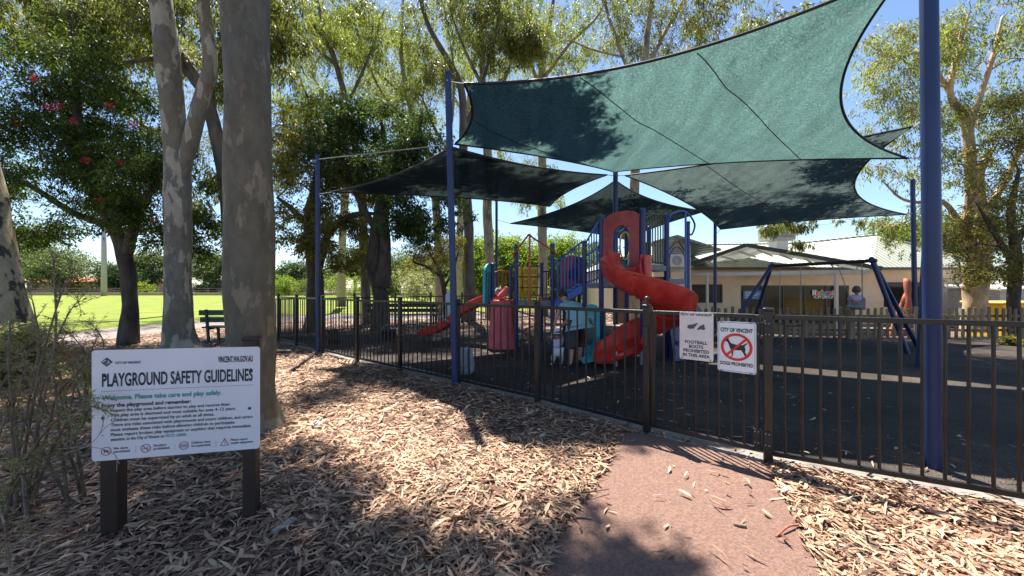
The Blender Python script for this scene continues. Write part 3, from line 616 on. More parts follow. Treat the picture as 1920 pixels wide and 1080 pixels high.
# ------------------------------------------------------------------ play tower
def XY(px, Y): return Vector(((px - 960) * Y / FPX, Y, 0))
q = {'P1': (1127.5, 7.74, 2.89), 'P2': (1205.5, 7.0, 2.89), 'P3': (1250, 7.62, 2.89), 'P4': (1289, 8.37, 2.89), 'P13': (1217, 9.03, 2.89), 'PR': (1175, 8.37, 2.89),
     'P5': (1096, 8.0, 2.41), 'P6': (1036, 8.47, 2.40), 'P7': (968, 8.8, 2.40), 'P6r': (1058, 9.2, 2.01), 'P12': (1086, 8.9, 2.14), 'P8': (1016, 9.8, 2.06), 'P9': (958, 9.9, 2.0), 'P10': (924, 9.3, 2.02)}
Q = {k: XY(v[0], v[1]) for k, v in q.items()}
up = Vector((0, 0, 1))
tw = thing('play_tower', 'tall blue posted play tower with red spiral slide, stairs and yellow noughts and crosses panel', 'play structure', (1.9, 7.9, 0))
for k, v in q.items():
    o = MB().tube([Q[k] - up * .05, Q[k] + up * v[2]], .052 if v[2] > 2.2 else .045, 16).build('post', 'play_blue', tw); smooth_by_angle(o)
    smooth_by_angle(MB().lathe(Q[k] + up * v[2], [(.058, -.03), (.058, .012), (.03, .03), (.001, .034)], 16).build('post_cap', 'play_blue', o))
def deck(ks, z, th=.05, m='deck_grey'):
    p = [Q[k] if isinstance(k, str) else k for k in ks]; mb = MB(); mb.prism([(a.x, a.y, z - th) for a in p], (0, 0, 0), (0, 0, th)); 
    o = mb.build('deck', m, tw)
    e = MB()
    for i in range(len(p)): e.bar(p[i] + up * (z - th / 2 - .01), p[(i + 1) % len(p)] + up * (z - th / 2 - .01), .03, .11, bev=.004)
    e.build('deck_edge', m, o); return o
deck(['P1', 'P2', 'P3', 'PR'], 1.85, .05); deck(['P3', 'P4', 'P13', 'PR'], 1.60)
deck(['P7', 'P6', 'P6r', 'P8', 'P9', 'P10'], 1.10)
MB().bar(Q['P1'] + up * 1.62, Q['P2'] + up * 1.62, .02, .34).build('kick_panel', 'deck_grey', tw)
MB().bar(Q['P3'] + up * 1.45, Q['PR'] + up * 1.45, .02, .4).build('kick_panel', 'deck_grey', tw)
def railing(a, b, zb, zt, n_, m='rail_blue', name='railing', inset=.05, arch=0):
    """bars between a and b; zb and zt are (at a, at b) heights"""
    a = Vector(a); b = Vector(b); d = (b - a).normalized(); a = a + d * inset; b = b - d * inset; mb = MB()
    def zz(z, t, ar=0): return z[0] + (z[1] - z[0]) * t + ar * math.sin(math.pi * t)
    mb.tube([a.lerp(b, t) + up * zz(zb, t) for t in (0, 1)], .018, 8)
    mb.tube([a.lerp(b, t) + up * zz(zt, t, arch) for t in np.linspace(0, 1, 12 if arch else 2)], .020, 8)
    for k in range(n_):
        t = (k + 1) / (n_ + 1); mb.tube([a.lerp(b, t) + up * zz(zb, t), a.lerp(b, t) + up * zz(zt, t, arch)], .0135, 6)
    return smooth_by_angle(mb.build(name, m, tw))
railing(Q['P6'], Q['P5'], (1.10, 1.50), (1.98, 2.42), 7)
railing(Q['P5'], Q['P1'], (1.47, 1.47), (2.42, 2.82), 4)
railing(Q['P6r'] , Q['P12'], (1.12, 1.5), (1.85, 2.1), 6)
railing(Q['P12'], Q['PR'], (1.5, 1.85), (2.1, 2.75), 9)
railing(Q['P2'], Q['P3'], (1.92, 1.92), (2.72, 2.72), 7, 'olive_metal', arch=.14)
railing(Q['P13'], Q['PR'], (1.7, 1.7), (2.5, 2.5), 9, 'olive_metal')
railing(Q['P9'], Q['P10'], (1.15, 1.15), (1.80, 1.80), 3, 'orange_metal', arch=.06)
railing(Q['P8'], Q['P6r'], (1.15, 1.15), (1.85, 1.85), 5, 'olive_metal')
# stairs: treads and a stringer between the low and the high deck
st = MB(); a0, a1 = Q['P6'], Q['P6r']; b0, b1 = Q['P5'], Q['P12']
for k in range(4):
    t = k / 4; t2 = (k + 1) / 4; z = 1.10 + .75 * (k + .5) / 4 * .62
    st.prism([a0.lerp(b0, t) + up * (z - .03), a0.lerp(b0, t2) + up * (z - .03), a1.lerp(b1, t2) + up * (z - .03), a1.lerp(b1, t) + up * (z - .03)], (0, 0, 0), (0, 0, .03))
st.prism([a0 + up * .98, b0 + up * 1.36, b1 + up * 1.36, a1 + up * .98], (0, 0, 0), (0, 0, .02)); st.build('stairs', 'deck_grey', tw)
deck(['P5', 'P1', 'PR', 'P12'], 1.50, .04)
MB().bar(a0 + (b0 - a0).normalized() * .05 + up * 1.03, b0 + up * 1.43, .025, .14).build('stringer', 'rail_blue', tw)
# red arch over the slide mouth
def arch_panel(a, b, z0, z1, open_w, oz1, th, m, name, par):
    a = Vector(a); b = Vector(b); d = (b - a); L = d.length; d.normalize(); nrm_ = Vector((-d.y, d.x, 0)); c = (a + b) / 2; k = 22
    ro = L / 2; ri = open_w / 2; outer = []; inner = []
    for i in range(k + 1):
        an = math.pi * i / k; outer.append((-ro * math.copysign(abs(math.cos(an)) ** .75, math.cos(an)), z1 - .30 * L + .30 * L * math.sin(an) ** .85)); inner.append((-ri * math.cos(an), oz1 - ri + ri * math.sin(an)))
    outer = [(-ro, z0)] + outer + [(ro, z0)]; inner = [(-ri, z0)] + inner + [(ri, z0)]; n_ = len(outer); mb = MB(); vs = []
    for s_ in (-th / 2, th / 2):
        for prof in (outer, inner): vs += [c + d * x + up * z + nrm_ * s_ for x, z in prof]
    fs = []
    for i in range(n_ - 1):
        fs += [(i, i + 1, n_ + i + 1, n_ + i), (2 * n_ + i + 1, 2 * n_ + i, 3 * n_ + i, 3 * n_ + i + 1), (i, 2 * n_ + i, 2 * n_ + i + 1, i + 1), (n_ + i + 1, 3 * n_ + i + 1, 3 * n_ + i, n_ + i)]
    mb.add(vs, fs); return smooth_by_angle(mb.build(name, m, par))
dd = (Q['P2'] - Q['P1']).normalized()
arch_panel(Q['P1'] + dd * .06, Q['P2'] - dd * .06, 1.75, 2.93, .40, 2.66, .06, 'arch_red', 'slide_arch', tw)
# spiral slide
SC = Vector((2.40, 6.62, 0)); ss = MB()
prof = [(.13, .20), (.15, .03), (.24, -.045), (.45, -.06), (.62, -.03), (.72, .08), (.765, .30), (.79, .325), (.815, .30), (.775, .06), (.66, -.075), (.45, -.105), (.22, -.09), (.11, .0), (.10, .20)]
th0, th1 = R(112), R(488); NS = 110; rings = []
for i in range(NS + 1):
    t = i / NS; th = th0 + (th1 - th0) * t; z = 1.84 - 1.52 * (t ** 1.02)
    if t < .07: z = 1.84 - .15 * t
    wall = 1.0 if t > .10 else .85 + .15 * t / .1
    if t > .90: wall = 1 - .25 * ((t - .90) / .10)
    z = max(z, .30)
    rings.append([(SC.x + r_ * math.cos(th), SC.y + r_ * math.sin(th), z + (h_ * wall if h_ > 0 else h_)) for r_, h_ in prof])
n_ = len(prof); vs = [p for r_ in rings for p in r_]; fs = []
for i in range(NS):
    for j in range(n_): fs.append((i * n_ + j, i * n_ + (j + 1) % n_, (i + 1) * n_ + (j + 1) % n_, (i + 1) * n_ + j))
fs += [tuple(range(n_)), tuple(reversed(range(NS * n_, (NS + 1) * n_)))]
ss.add(vs, fs); sp = smooth_by_angle(ss.build('spiral_slide', 'slide_red', tw), 50); sp['label'] = 'glossy red spiral chute'
# flared exit lip
e = MB(); thE = th1; tdir = Vector((-math.sin(thE), math.cos(thE), 0)); rad_ = Vector((math.cos(thE), math.sin(thE), 0)); ex = []
for k in range(9):
    t = k / 8; row = []
    for r_, h_ in prof:
        rr_ = r_ * (1 + .03 * t); hh = h_ * (.75 - .55 * t) if h_ > 0 else h_
        row.append(tuple(SC + rad_ * (.46 + (rr_ - .46) * (1 - .25 * t ** 3)) + tdir * (.80 * t * (1 - .30 * ((r_ - .46) / .36) ** 2 * t)) + up * (.28 + hh - .02 * t - .05 * t ** 3)))
    ex.append(row)
vs = [p for r_ in ex for p in r_]; fs = []
for i in range(8):
    for j in range(n_): fs.append((i * n_ + j, i * n_ + (j + 1) % n_, (i + 1) * n_ + (j + 1) % n_, (i + 1) * n_ + j))
fs.append(tuple(reversed(range(8 * n_, 9 * n_)))); e.add(vs, fs); smooth_by_angle(e.build('exit_lip', 'slide_red', sp), 60)
o = MB().tube([SC, SC + up * 2.0], .075, 18).build('slide_column', 'slide_red', sp); smooth_by_angle(o)
for an in (150, 235, 320, 400): # flanged seams between the cast pieces, with bolts
    th = R(an); t = (th - th0) / (th1 - th0); z = 1.84 - 1.52 * t; rim = MB()
    rim.tube([(SC.x + (r_ + .004) * math.cos(th), SC.y + (r_ + .004) * math.sin(th), z + h_ - .004) for r_, h_ in prof[7:14]], .009, 6); rim.build('flange', 'slide_red', sp)
    b = MB()
    for r_, h_ in prof[8:12]:
        b.ball((SC.x + (r_ + .008) * math.cos(th + .03), SC.y + (r_ + .008) * math.sin(th + .03), z + h_ - .01), .010, n=6)
    b.build('bolt', 'black', sp)
for px, Y in ((1155, 6.75), (1202, 6.9)):
    p = XY(px, Y); MB().tube([p, p + up * .27], .025, 10).build('slide_foot', 'steel_grey', sp)
# hoop and pole beside the second deck
hp = MB(); a, b = Q['P3'] + up * 2.72, Q['P4'] + up * 2.66; o_ = Vector((.12, -.16, 0))
hp.tube(catmull([a, a + o_ * .6 + up * .2, a.lerp(b, .45) + o_ + up * .32, b + o_ * .8 + up * .18, b + o_ * .5 - up * .05, b]), .020, 10); m_ = a.lerp(b, .45) + o_ + up * .32
hp.tube([m_, (m_.x, m_.y, 0)], .022, 10); smooth_by_angle(hp.build('climbing_pole', 'rail_blue', tw))
ha = MB(); a, b = Q['P3'], Q['P4']; d = (b - a).normalized()
a = a + d * .06; b = b - d * .06
ha.tube(catmull([a + up * 1.1, a + up * 2.1, a + up * 2.25 + d * .12, a.lerp(b, .5) + up * 2.42, b + up * 2.25 - d * .12, b + up * 2.1, b + up * 1.1], 6), .018, 8)
ha.tube(catmull([a + d * .1 + up * 1.62, a + d * .1 + up * 2.1, a.lerp(b, .5) + up * 2.3, b - d * .1 + up * 2.1, b - d * .1 + up * 1.62], 6), .014, 8)
smooth_by_angle(ha.build('arch_frame', 'olive_metal', tw))
# steering wheel and small window panel behind the slide mouth
w_ = MB(); c = XY(1172, 8.2) + up * 2.35; w_.tube([c + Vector((.11 * math.cos(a_), 0, .30 * math.sin(a_))) for a_ in np.linspace(0, 2 * math.pi, 24)], .016, 6); w_.build('handle_hoop', 'yellow', tw)
w_ = MB(); c = XY(1168, 8.25) + up * 1.86; w_.prism([c + Vector((.24 * math.cos(a_), 0, .26 * math.sin(a_))) for a_ in np.linspace(0, math.pi, 16)], (0, 0, 0), (0, .03, 0)); w_.build('half_round_panel', 'dark_green', tw)
MB().box(XY(1180, 8.2) + up * 2.0, (.10, .03, .24), bev=.01).build('window_panel', 'teal', tw)
# purple-pink arch panel behind the blue railing
pp = MB(); c = XY(1072, 9.0); pp.prism([c + Vector((x, 0, z)) for x, z in [(-.28, 1.45), (.28, 1.45), (.28, 2.0)] + [(.28 * math.cos(a_), 2.0 + .2 * math.sin(a_)) for a_ in np.linspace(0.1, math.pi - .1, 10)] + [(-.28, 2.0)]], (0, 0, 0), (0, .03, 0)); pp.build('play_panel', 'arch_red', tw)
MB().lathe((0, 0, 0), [(.12, 0), (.12, .03)], 18)
bw = MB(); cc = c + Vector((.03, -.03, 1.75)); bw.prism([cc + Vector((.12 * math.cos(a_), 0, .16 * math.sin(a_))) for a_ in np.linspace(0, 2 * math.pi, 18)[:-1]], (0, 0, 0), (0, .02, 0)); bw.build('porthole', 'play_blue', tw)
# blue climbing wall with holes, under the second deck
cw = MB(); a = Vector((3.02, 7.25, 0)); b = Vector((3.95, 7.75, 0)); d = (b - a).normalized(); nn = Vector((d.y, -d.x, 0))
pts = [(0, .02), (1.04, .02), (1.04, .95), (.86, 1.12), (.18, 1.12), (0, .95)]
holes = []
cw.prism([a + d * x + up * z + nn * (.16 - .16 * z) for x, z in pts], (0, 0, 0), -nn * .09)
o = cw.build('climbing_wall', 'play_blue', tw)
hm = MB()
for x, z in ((.16, .35), (.16, .78), (.42, .2), (.45, .62), (.74, .4), (.76, .85), (.93, .2), (.93, .62)):
    cpt = a + d * x + up * z + nn * (.163 - .16 * z); hm.prism([cpt + d * .055 * math.cos(a_) + up * .045 * math.sin(a_) for a_ in np.linspace(0, 2 * math.pi, 14)[:-1]], (0, 0, 0), nn * .012)
hm.build('hand_hold', 'black', o)
# ramp chain net between decks and a balance beam seat in the dark under the tower
for k, (px, Y, z) in enumerate(((1140, 8.5, .55), (1045, 8.9, .55))):
    c = XY(px, Y) + up * z; MB().box(c, (.62, .32, .04), bev=.01).build('counter', 'deck_grey', tw)
# tic tac toe
F = MB(); a, b = Q['P9'], Q['P8']; d = (b - a).normalized(); L = (b - a).length; nn = Vector((d.y, -d.x, 0))
for z in (1.15, 1.43, 1.71, 1.99): F.bar(a + up * z, b + up * z, .03, .022)
pn = F.build('game_panel', 'black', tw); cnt = 0
marks = {(0, 0): '', (1, 0): 'O', (2, 0): 'O', (0, 1): 'O', (1, 1): 'O', (2, 1): 'X', (0, 2): 'X', (1, 2): 'O', (2, 2): 'X'}
for i in range(3):
    for j in range(3):
        c = a + d * (.10 + (L - .2) * (i + .5) / 3) + up * (1.85 - .28 * j)
        cyl = MB().tube([c - up * .125, c - up * .118, c + up * .118, c + up * .125], [.075, .092, .092, .075], 20).build('game_cylinder', 'yellow', pn); smooth_by_angle(cyl)
        s_ = marks[(i, j)]; mk = MB(); w0 = c + nn * .096
        if s_ == 'X':
            for sg_ in (1, -1): mk.bar(w0 - d * .045 * sg_ - up * .055, w0 + d * .045 * sg_ + up * .055, .016, .008, up=nn)
            mk.build('mark', 'ink', pn)
        elif s_ == 'O': mk.tube([w0 + d * .035 * math.cos(a_) + up * .055 * math.sin(a_) for a_ in np.linspace(0, 2 * math.pi, 18)], .007, 6); mk.build('mark', 'ink', pn)
# orange climber in front of the low deck
oc = MB(); ap = Vector((.375, 7.95, 2.56)); 
oc.tube(catmull([Q['P7'] + up * 2.15 + Vector((-.06, -.06, 0)), Q['P7'] + up * 2.24 + Vector((-.03, -.12, 0)), ap + Vector((-.07, .07, -.06)), ap, ap + Vector((.07, .07, -.06)), Q['P6'] + up * 2.24 + Vector((.02, -.1, 0)), Q['P6'] + up * 2.15], 6), .020, 8)
oc.tube([ap, (ap.x, ap.y, 0)], .022, 10)
oc.tube([(ap.x + (.26 * min(1, .4 + t)) * math.cos(t * 4 * math.pi + 1), ap.y + .26 * min(1, .4 + t) * math.sin(t * 4 * math.pi + 1), .32 + .95 * t) for t in np.linspace(0, 1, 60)], .018, 8)
for t in (0.05, .3, .55, .8, 1.0):
    an = t * 4 * math.pi + 1; oc.tube([(ap.x, ap.y, .32 + .95 * t), (ap.x + .26 * min(1, .4 + t) * math.cos(an), ap.y + .26 * min(1, .4 + t) * math.sin(an), .32 + .95 * t)], .014, 8)
smooth_by_angle(oc.build('spiral_climber', 'orange_metal', tw))
for a_, s_ in ((Q['P7'], 1), (Q['P6'], -1), (Q['P7'], 2)):   # yellow grip loops on the posts
    g_ = MB(); x = .07 * (1 if s_ > 0 else -1); g_.tube(catmull([a_ + Vector((x * .5, -.03, 1.25)), a_ + Vector((x, -.05, 1.28)), a_ + Vector((x, -.05, 1.62)), a_ + Vector((x * .5, -.03, 1.65))], 5), .011, 6); g_.build('grip', 'yellow', tw) if s_ < 2 else None
# teal slotted panel at the left end of the low deck, with pale blue panel beyond
def slab_arch(c, d, w, z0, z1, th, m, name, par, slots=0):
    d = Vector(d).normalized(); nn = Vector((-d.y, d.x, 0)); c = Vector(c); mb = MB(); pr_ = [(-w / 2, z0), (w / 2, z0)] + [(w / 2 * math.cos(a_), z1 - w / 2 + w / 2 * math.sin(a_)) for a_ in np.linspace(0, math.pi, 14)]
    mb.prism([c + d * x + up * z - nn * th / 2 for x, z in pr_], (0, 0, 0), nn * th); o = mb.build(name, m, par); 
    if slots:
        s_ = MB()
        for k in range(slots):
            x = -w * .33 + w * .66 * k / (slots - 1)
            for sgn in (-1, 1): s_.box(c + d * x + up * ((z0 + z1) / 2) + nn * sgn * (th / 2 + .001), (w * .07, .004, (z1 - z0) * .62), Matrix.Rotation(math.atan2(d.y, d.x), 3, 'Z'))
        s_.build('slot', 'dark_green', o)
    return o
slab_arch(XY(917, 9.3), (.35, .9, 0), .62, .95, 2.03, .05, 'teal', 'slotted_panel', tw, 5)
# small straight red slide
a = Vector((-.52, 9.35, 1.10)); b = Vector((-2.42, 10.15, .14)); d = Vector((b.x - a.x, b.y - a.y, 0)).normalized(); sd = Vector((-d.y, d.x, 0)); rows = []
pf = [(-.25, .16), (-.235, .17), (-.21, .15), (-.19, .02), (-.12, -.01), (.12, -.01), (.19, .02), (.21, .15), (.235, .17), (.25, .16), (.22, -.03), (.12, -.05), (-.12, -.05), (-.22, -.03)]
for k in range(33):
    t = k / 32; p = a.lerp(b, t); p.z = 1.10 + (.14 - 1.10) * (t ** 1.0) + .06 * math.sin(t * 2 * math.pi) - (.05 * math.sin(math.pi * t) if t > .5 else 0)
    if t > .86: p.z = max(p.z, .15)
    rows += [tuple(p + sd * x + up * z * (1 if t < .93 else 1 - .5 * (t - .93) / .07)) for x, z in pf]
n_ = len(pf); fs = [(i * n_ + j, i * n_ + (j + 1) % n_, (i + 1) * n_ + (j + 1) % n_, (i + 1) * n_ + j) for i in range(32) for j in range(n_)] + [tuple(range(n_)), tuple(reversed(range(32 * n_, 33 * n_)))]
o = MB().add(rows, fs).build('straight_slide', 'slide_red', tw); smooth_by_angle(o, 50)
MB().tube([Vector((b.x, b.y, 0)) - d * .35, Vector((b.x, b.y, .13)) - d * .35], .03, 8).build('slide_foot', 'steel_grey', o)

# teal panel beside the woman
tp = thing('activity_board', 'turquoise rounded play board with dark green inset between the bending person and the red slide', 'play board', XY(1111, 7.35))
slab_arch(XY(1110, 7.4), (1, .15, 0), .30, .02, 1.10, .07, 'teal', 'panel', tp)
mb = MB(); c = XY(1105, 7.34) + up * .55; mb.prism([c + Vector((.10 * math.cos(a_), 0, .26 * math.sin(a_))) for a_ in np.linspace(0, 2 * math.pi, 20)[:-1]], (0, 0, 0), (0, .015, 0)); mb.build('inset', 'dark_green', tp)
mb = MB(); c = XY(1106, 7.33) + up * .80; mb.tube([c + Vector((.06 * math.cos(a_), 0, .06 * math.sin(a_))) for a_ in np.linspace(.3, math.pi - .2, 9)], .014, 6); mb.build('trim', 'cloth_white', tp)
mb = MB(); c = XY(1128, 7.0); mb.prism([c + Vector((x, 0, z)) for x, z in ((-.38, .05), (-.1, .17), (.25, .06), (.2, .0), (-.1, .05), (-.34, 0))], (0, 0, 0), (0, .25, 0)); mb.build('foot_ramp', 'teal', tp)
pb = thing('activity_board', 'pale blue rounded play board behind the tall post at the foot of the small slide', 'play board', XY(846, 9.6))
slab_arch(XY(845, 9.6), (1, .1, 0), .26, .55, 1.34, .06, 'pale_blue', 'panel', pb); MB().tube([XY(845, 9.63), XY(845, 9.63) + up * .7], .035, 10).build('post', 'play_blue', pb)

# pink stump tunnel
c = G(942, 652); st = MB(); rng2 = np.random.default_rng(3); N = 48; prof = [(.37, 0), (.365, .04), (.335, .25), (.31, .5), (.285, .8), (.27, 1.05), (.275, 1.12), (.25, 1.14), (.23, 1.05), (.22, .9)]
vs = []
for r_, z in prof:
    for k in range(N):
        a_ = 2 * math.pi * k / N; gro = .016 * math.sin(a_ * 9 + 3 * z) + .010 * math.sin(a_ * 17 - 5 * z); fl = 1 + .06 * math.sin(a_ * 5) * max(0, 1 - z * 2)
        vs.append((c.x + (r_ * fl + gro) * math.cos(a_), c.y + .05 + (r_ * fl + gro) * math.sin(a_), z))
fs = [(i * N + k, i * N + (k + 1) % N, (i + 1) * N + (k + 1) % N, (i + 1) * N + k) for i in range(len(prof) - 1) for k in range(N)]
fs.append(tuple(range((len(prof) - 1) * N, len(prof) * N)))
ps = thing('climbing_stump', 'pink moulded tree stump climber standing left of the play tower', 'climbing stump', (c.x, c.y, 0))
st.add(vs, fs); st.build('stump', 'pink', ps, smooth=True)
mb = MB(); mb.prism([(c.x + .24 * math.cos(a_) - .02, c.y + .0 - .10 * math.sin(a_), 1.13 + .3 * math.sin(a_)) for a_ in np.linspace(0.15, math.pi - .15, 12)] + [(c.x - .24, c.y - .02, 1.10), (c.x + .2, c.y - .02, 1.10)][:0], (0, 0, 0), (0, .05, 0))
k1 = MB(); ys = [(.0, 1.10), (.26, 1.12), (.24, 1.20), (.1, 1.28), (-.04, 1.40), (-.12, 1.40), (-.2, 1.2), (-.22, 1.1)]
k1 = MB(); pp_ = catmull([(c.x - .23, c.y + .1, 1.12), (c.x - .10, c.y + .25, 1.2), (c.x + .05, c.y + .3, 1.32), (c.x + .12, c.y + .3, 1.44)], 6); k1.tube(pp_, [.05 + .03 * math.sin(i / len(pp_) * 3) for i in range(len(pp_))], 10); k1.build('branch', 'pink', ps, smooth=True)

# ------------------------------------------------------------------ swings
sw = thing('swing_set', 'dark blue metal swing frame with two chain swings in front of the cream building', 'swing set', (7.6, 9.3, 0))
SR, SL = P(1635, 489, 8.3), P(1447, 499, 10.3)
def seg(par, name, a, b, r_, m='pole_blue', n_=12): o = MB().tube([a, b], r_, n_).build(name, m, par); return smooth_by_angle(o)
seg(sw, 'top_bar', SL - (SR - SL).normalized() * .08, SR + (SR - SL).normalized() * .08, .042, 'black')
for apx, bases in ((SR, (G(1703, 663), XY(1722, 9.0))), (SL, (XY(1352, 10.1), XY(1403, 11.3)))):
    for b in bases: b = Vector(b); b.z = hz(b.x, b.y) - .03; seg(sw, 'leg', apx + up * .02 + (apx - b) * .02, b, .045)
    smooth_by_angle(MB().ball(apx, .065, n=8).build('bracket', 'pole_blue', sw))
def chain(par, a, b, m='steel_grey'):
    a = Vector(a); b = Vector(b); L = (b - a).length; n_ = int(L / .045); mb = MB(); d = (b - a) / L; s_ = Vector((0, 1, 0)) if abs(d.y) < .9 else Vector((1, 0, 0)); x = d.cross(s_).normalized(); y = d.cross(x)
    for k in range(n_):
        c_ = a + d * L * (k + .5) / n_; w_ = x if k % 2 else y
        mb.tube([c_ + d * .030 * math.cos(t) + w_ * .013 * math.sin(t) for t in np.linspace(0, 2 * math.pi, 9)], .0048, 4, False)
    return mb.build('chain', m, par)
def on_bar(px):
    k = (px - 960) / FPX; t = (k * SL.y - SL.x) / ((SR.x - SL.x) - k * (SR.y - SL.y)); return SL.lerp(SR, t) - up * .04
c0, c1_ = on_bar(1462), on_bar(1501)
seat0 = Vector(((c0.x + c1_.x) / 2, (c0.y + c1_.y) / 2, .45)); chain(sw, c0, (c0.x, c0.y, .48)); chain(sw, c1_, (c1_.x, c1_.y, .48))
sdir = Vector((c1_.x - c0.x, c1_.y - c0.y, 0)); MB().prism([Vector((c0.x, c0.y, .48)).lerp(Vector((c1_.x, c1_.y, .48)), t) - up * (.07 * math.sin(math.pi * t)) for t in np.linspace(0, 1, 9)] + [Vector((c0.x, c0.y, .46)).lerp(Vector((c1_.x, c1_.y, .46)), t) - up * (.07 * math.sin(math.pi * t)) for t in np.linspace(1, 0, 9)], (0, 0, 0), Vector((.14, .07, 0))).build('seat', 'black', sw)
c2_, c3_ = on_bar(1570), on_bar(1616); KY = 9.25
h0, h1 = P(1594, 560, KY), P(1617, 562, KY - .1); s0_, s1_ = P(1594, 575, KY), P(1618, 576, KY - .1)
for a_, b_, c_ in ((c2_, h0, s0_), (c3_, h1, s1_)): chain(sw, a_, b_); chain(sw, b_, c_)
MB().prism([s0_.lerp(s1_, t) - up * (.05 * math.sin(math.pi * t)) for t in np.linspace(0, 1, 9)] + [s0_.lerp(s1_, t) - up * (.05 * math.sin(math.pi * t) + .02) for t in np.linspace(1, 0, 9)], (0, -.045, 0), Vector((.03, .045, 0))).build('seat', 'black', sw)

# ------------------------------------------------------------------ people
def skin_mesh(name, joints, edges, m, parent=None, origin=None, levels=2, rooti=0):
    off = acc_loc(parent) if parent is not None else Vector(origin)
    me = bpy.data.meshes.new(name); me.from_pydata([tuple(Vector(j[0]) - off) for j in joints], edges, []); me.update()
    o = bpy.data.objects.new(name, me); scene.collection.objects.link(o)
    md = o.modifiers.new('skin', 'SKIN'); md.use_smooth_shade = True; md.branch_smoothing = .6
    sv = me.skin_vertices[0].data
    for k, j in enumerate(joints): r_ = j[1]; sv[k].radius = r_ if isinstance(r_, tuple) else (r_, r_); sv[k].use_root = (k == rooti)
    ms = o.modifiers.new('sub', 'SUBSURF'); ms.levels = levels; ms.render_levels = levels
    bpy.context.view_layer.update(); dg = bpy.context.evaluated_depsgraph_get(); e = bpy.data.meshes.new_from_object(o.evaluated_get(dg))
    o.modifiers.clear(); o.data = e; e.materials.clear(); e.materials.append(MATS[m]); e.polygons.foreach_set('use_smooth', [True] * len(e.polygons))
    if parent is not None: o.parent = parent
    else: o.location = off
    return o
def hand_chains(J, E, wi, wrist, d, palm_n, s=1.0):
    """palm and five fingers; wi = wrist joint index; d = direction of the fingers"""
    d = Vector(d).normalized(); n0 = Vector(palm_n).normalized(); sd_ = d.cross(n0).normalized(); base = len(J)
    J.append((wrist + d * .045 * s, .026 * s)); E.append((wi, base)); pi = base
    for k, (off, ln) in enumerate(((-.030, .062), (-.010, .074), (.011, .070), (.030, .055))):
        a = wrist + d * .085 * s + sd_ * off * s; b = a + d * ln * .5 * s + n0 * .012 * s; c_ = b + d * ln * .35 * s + n0 * .028 * s
        i = len(J); J.extend([(a, .0105 * s), (b, .0095 * s), (c_, .008 * s)]); E.extend([(pi, i), (i, i + 1), (i + 1, i + 2)])
    a = wrist + d * .03 * s - sd_ * .036 * s; i = len(J); J.extend([(a, .012 * s), (a + d * .035 * s - sd_ * .018 * s + n0 * .012 * s, .0098 * s)]); E.extend([(pi, i), (i, i + 1)])
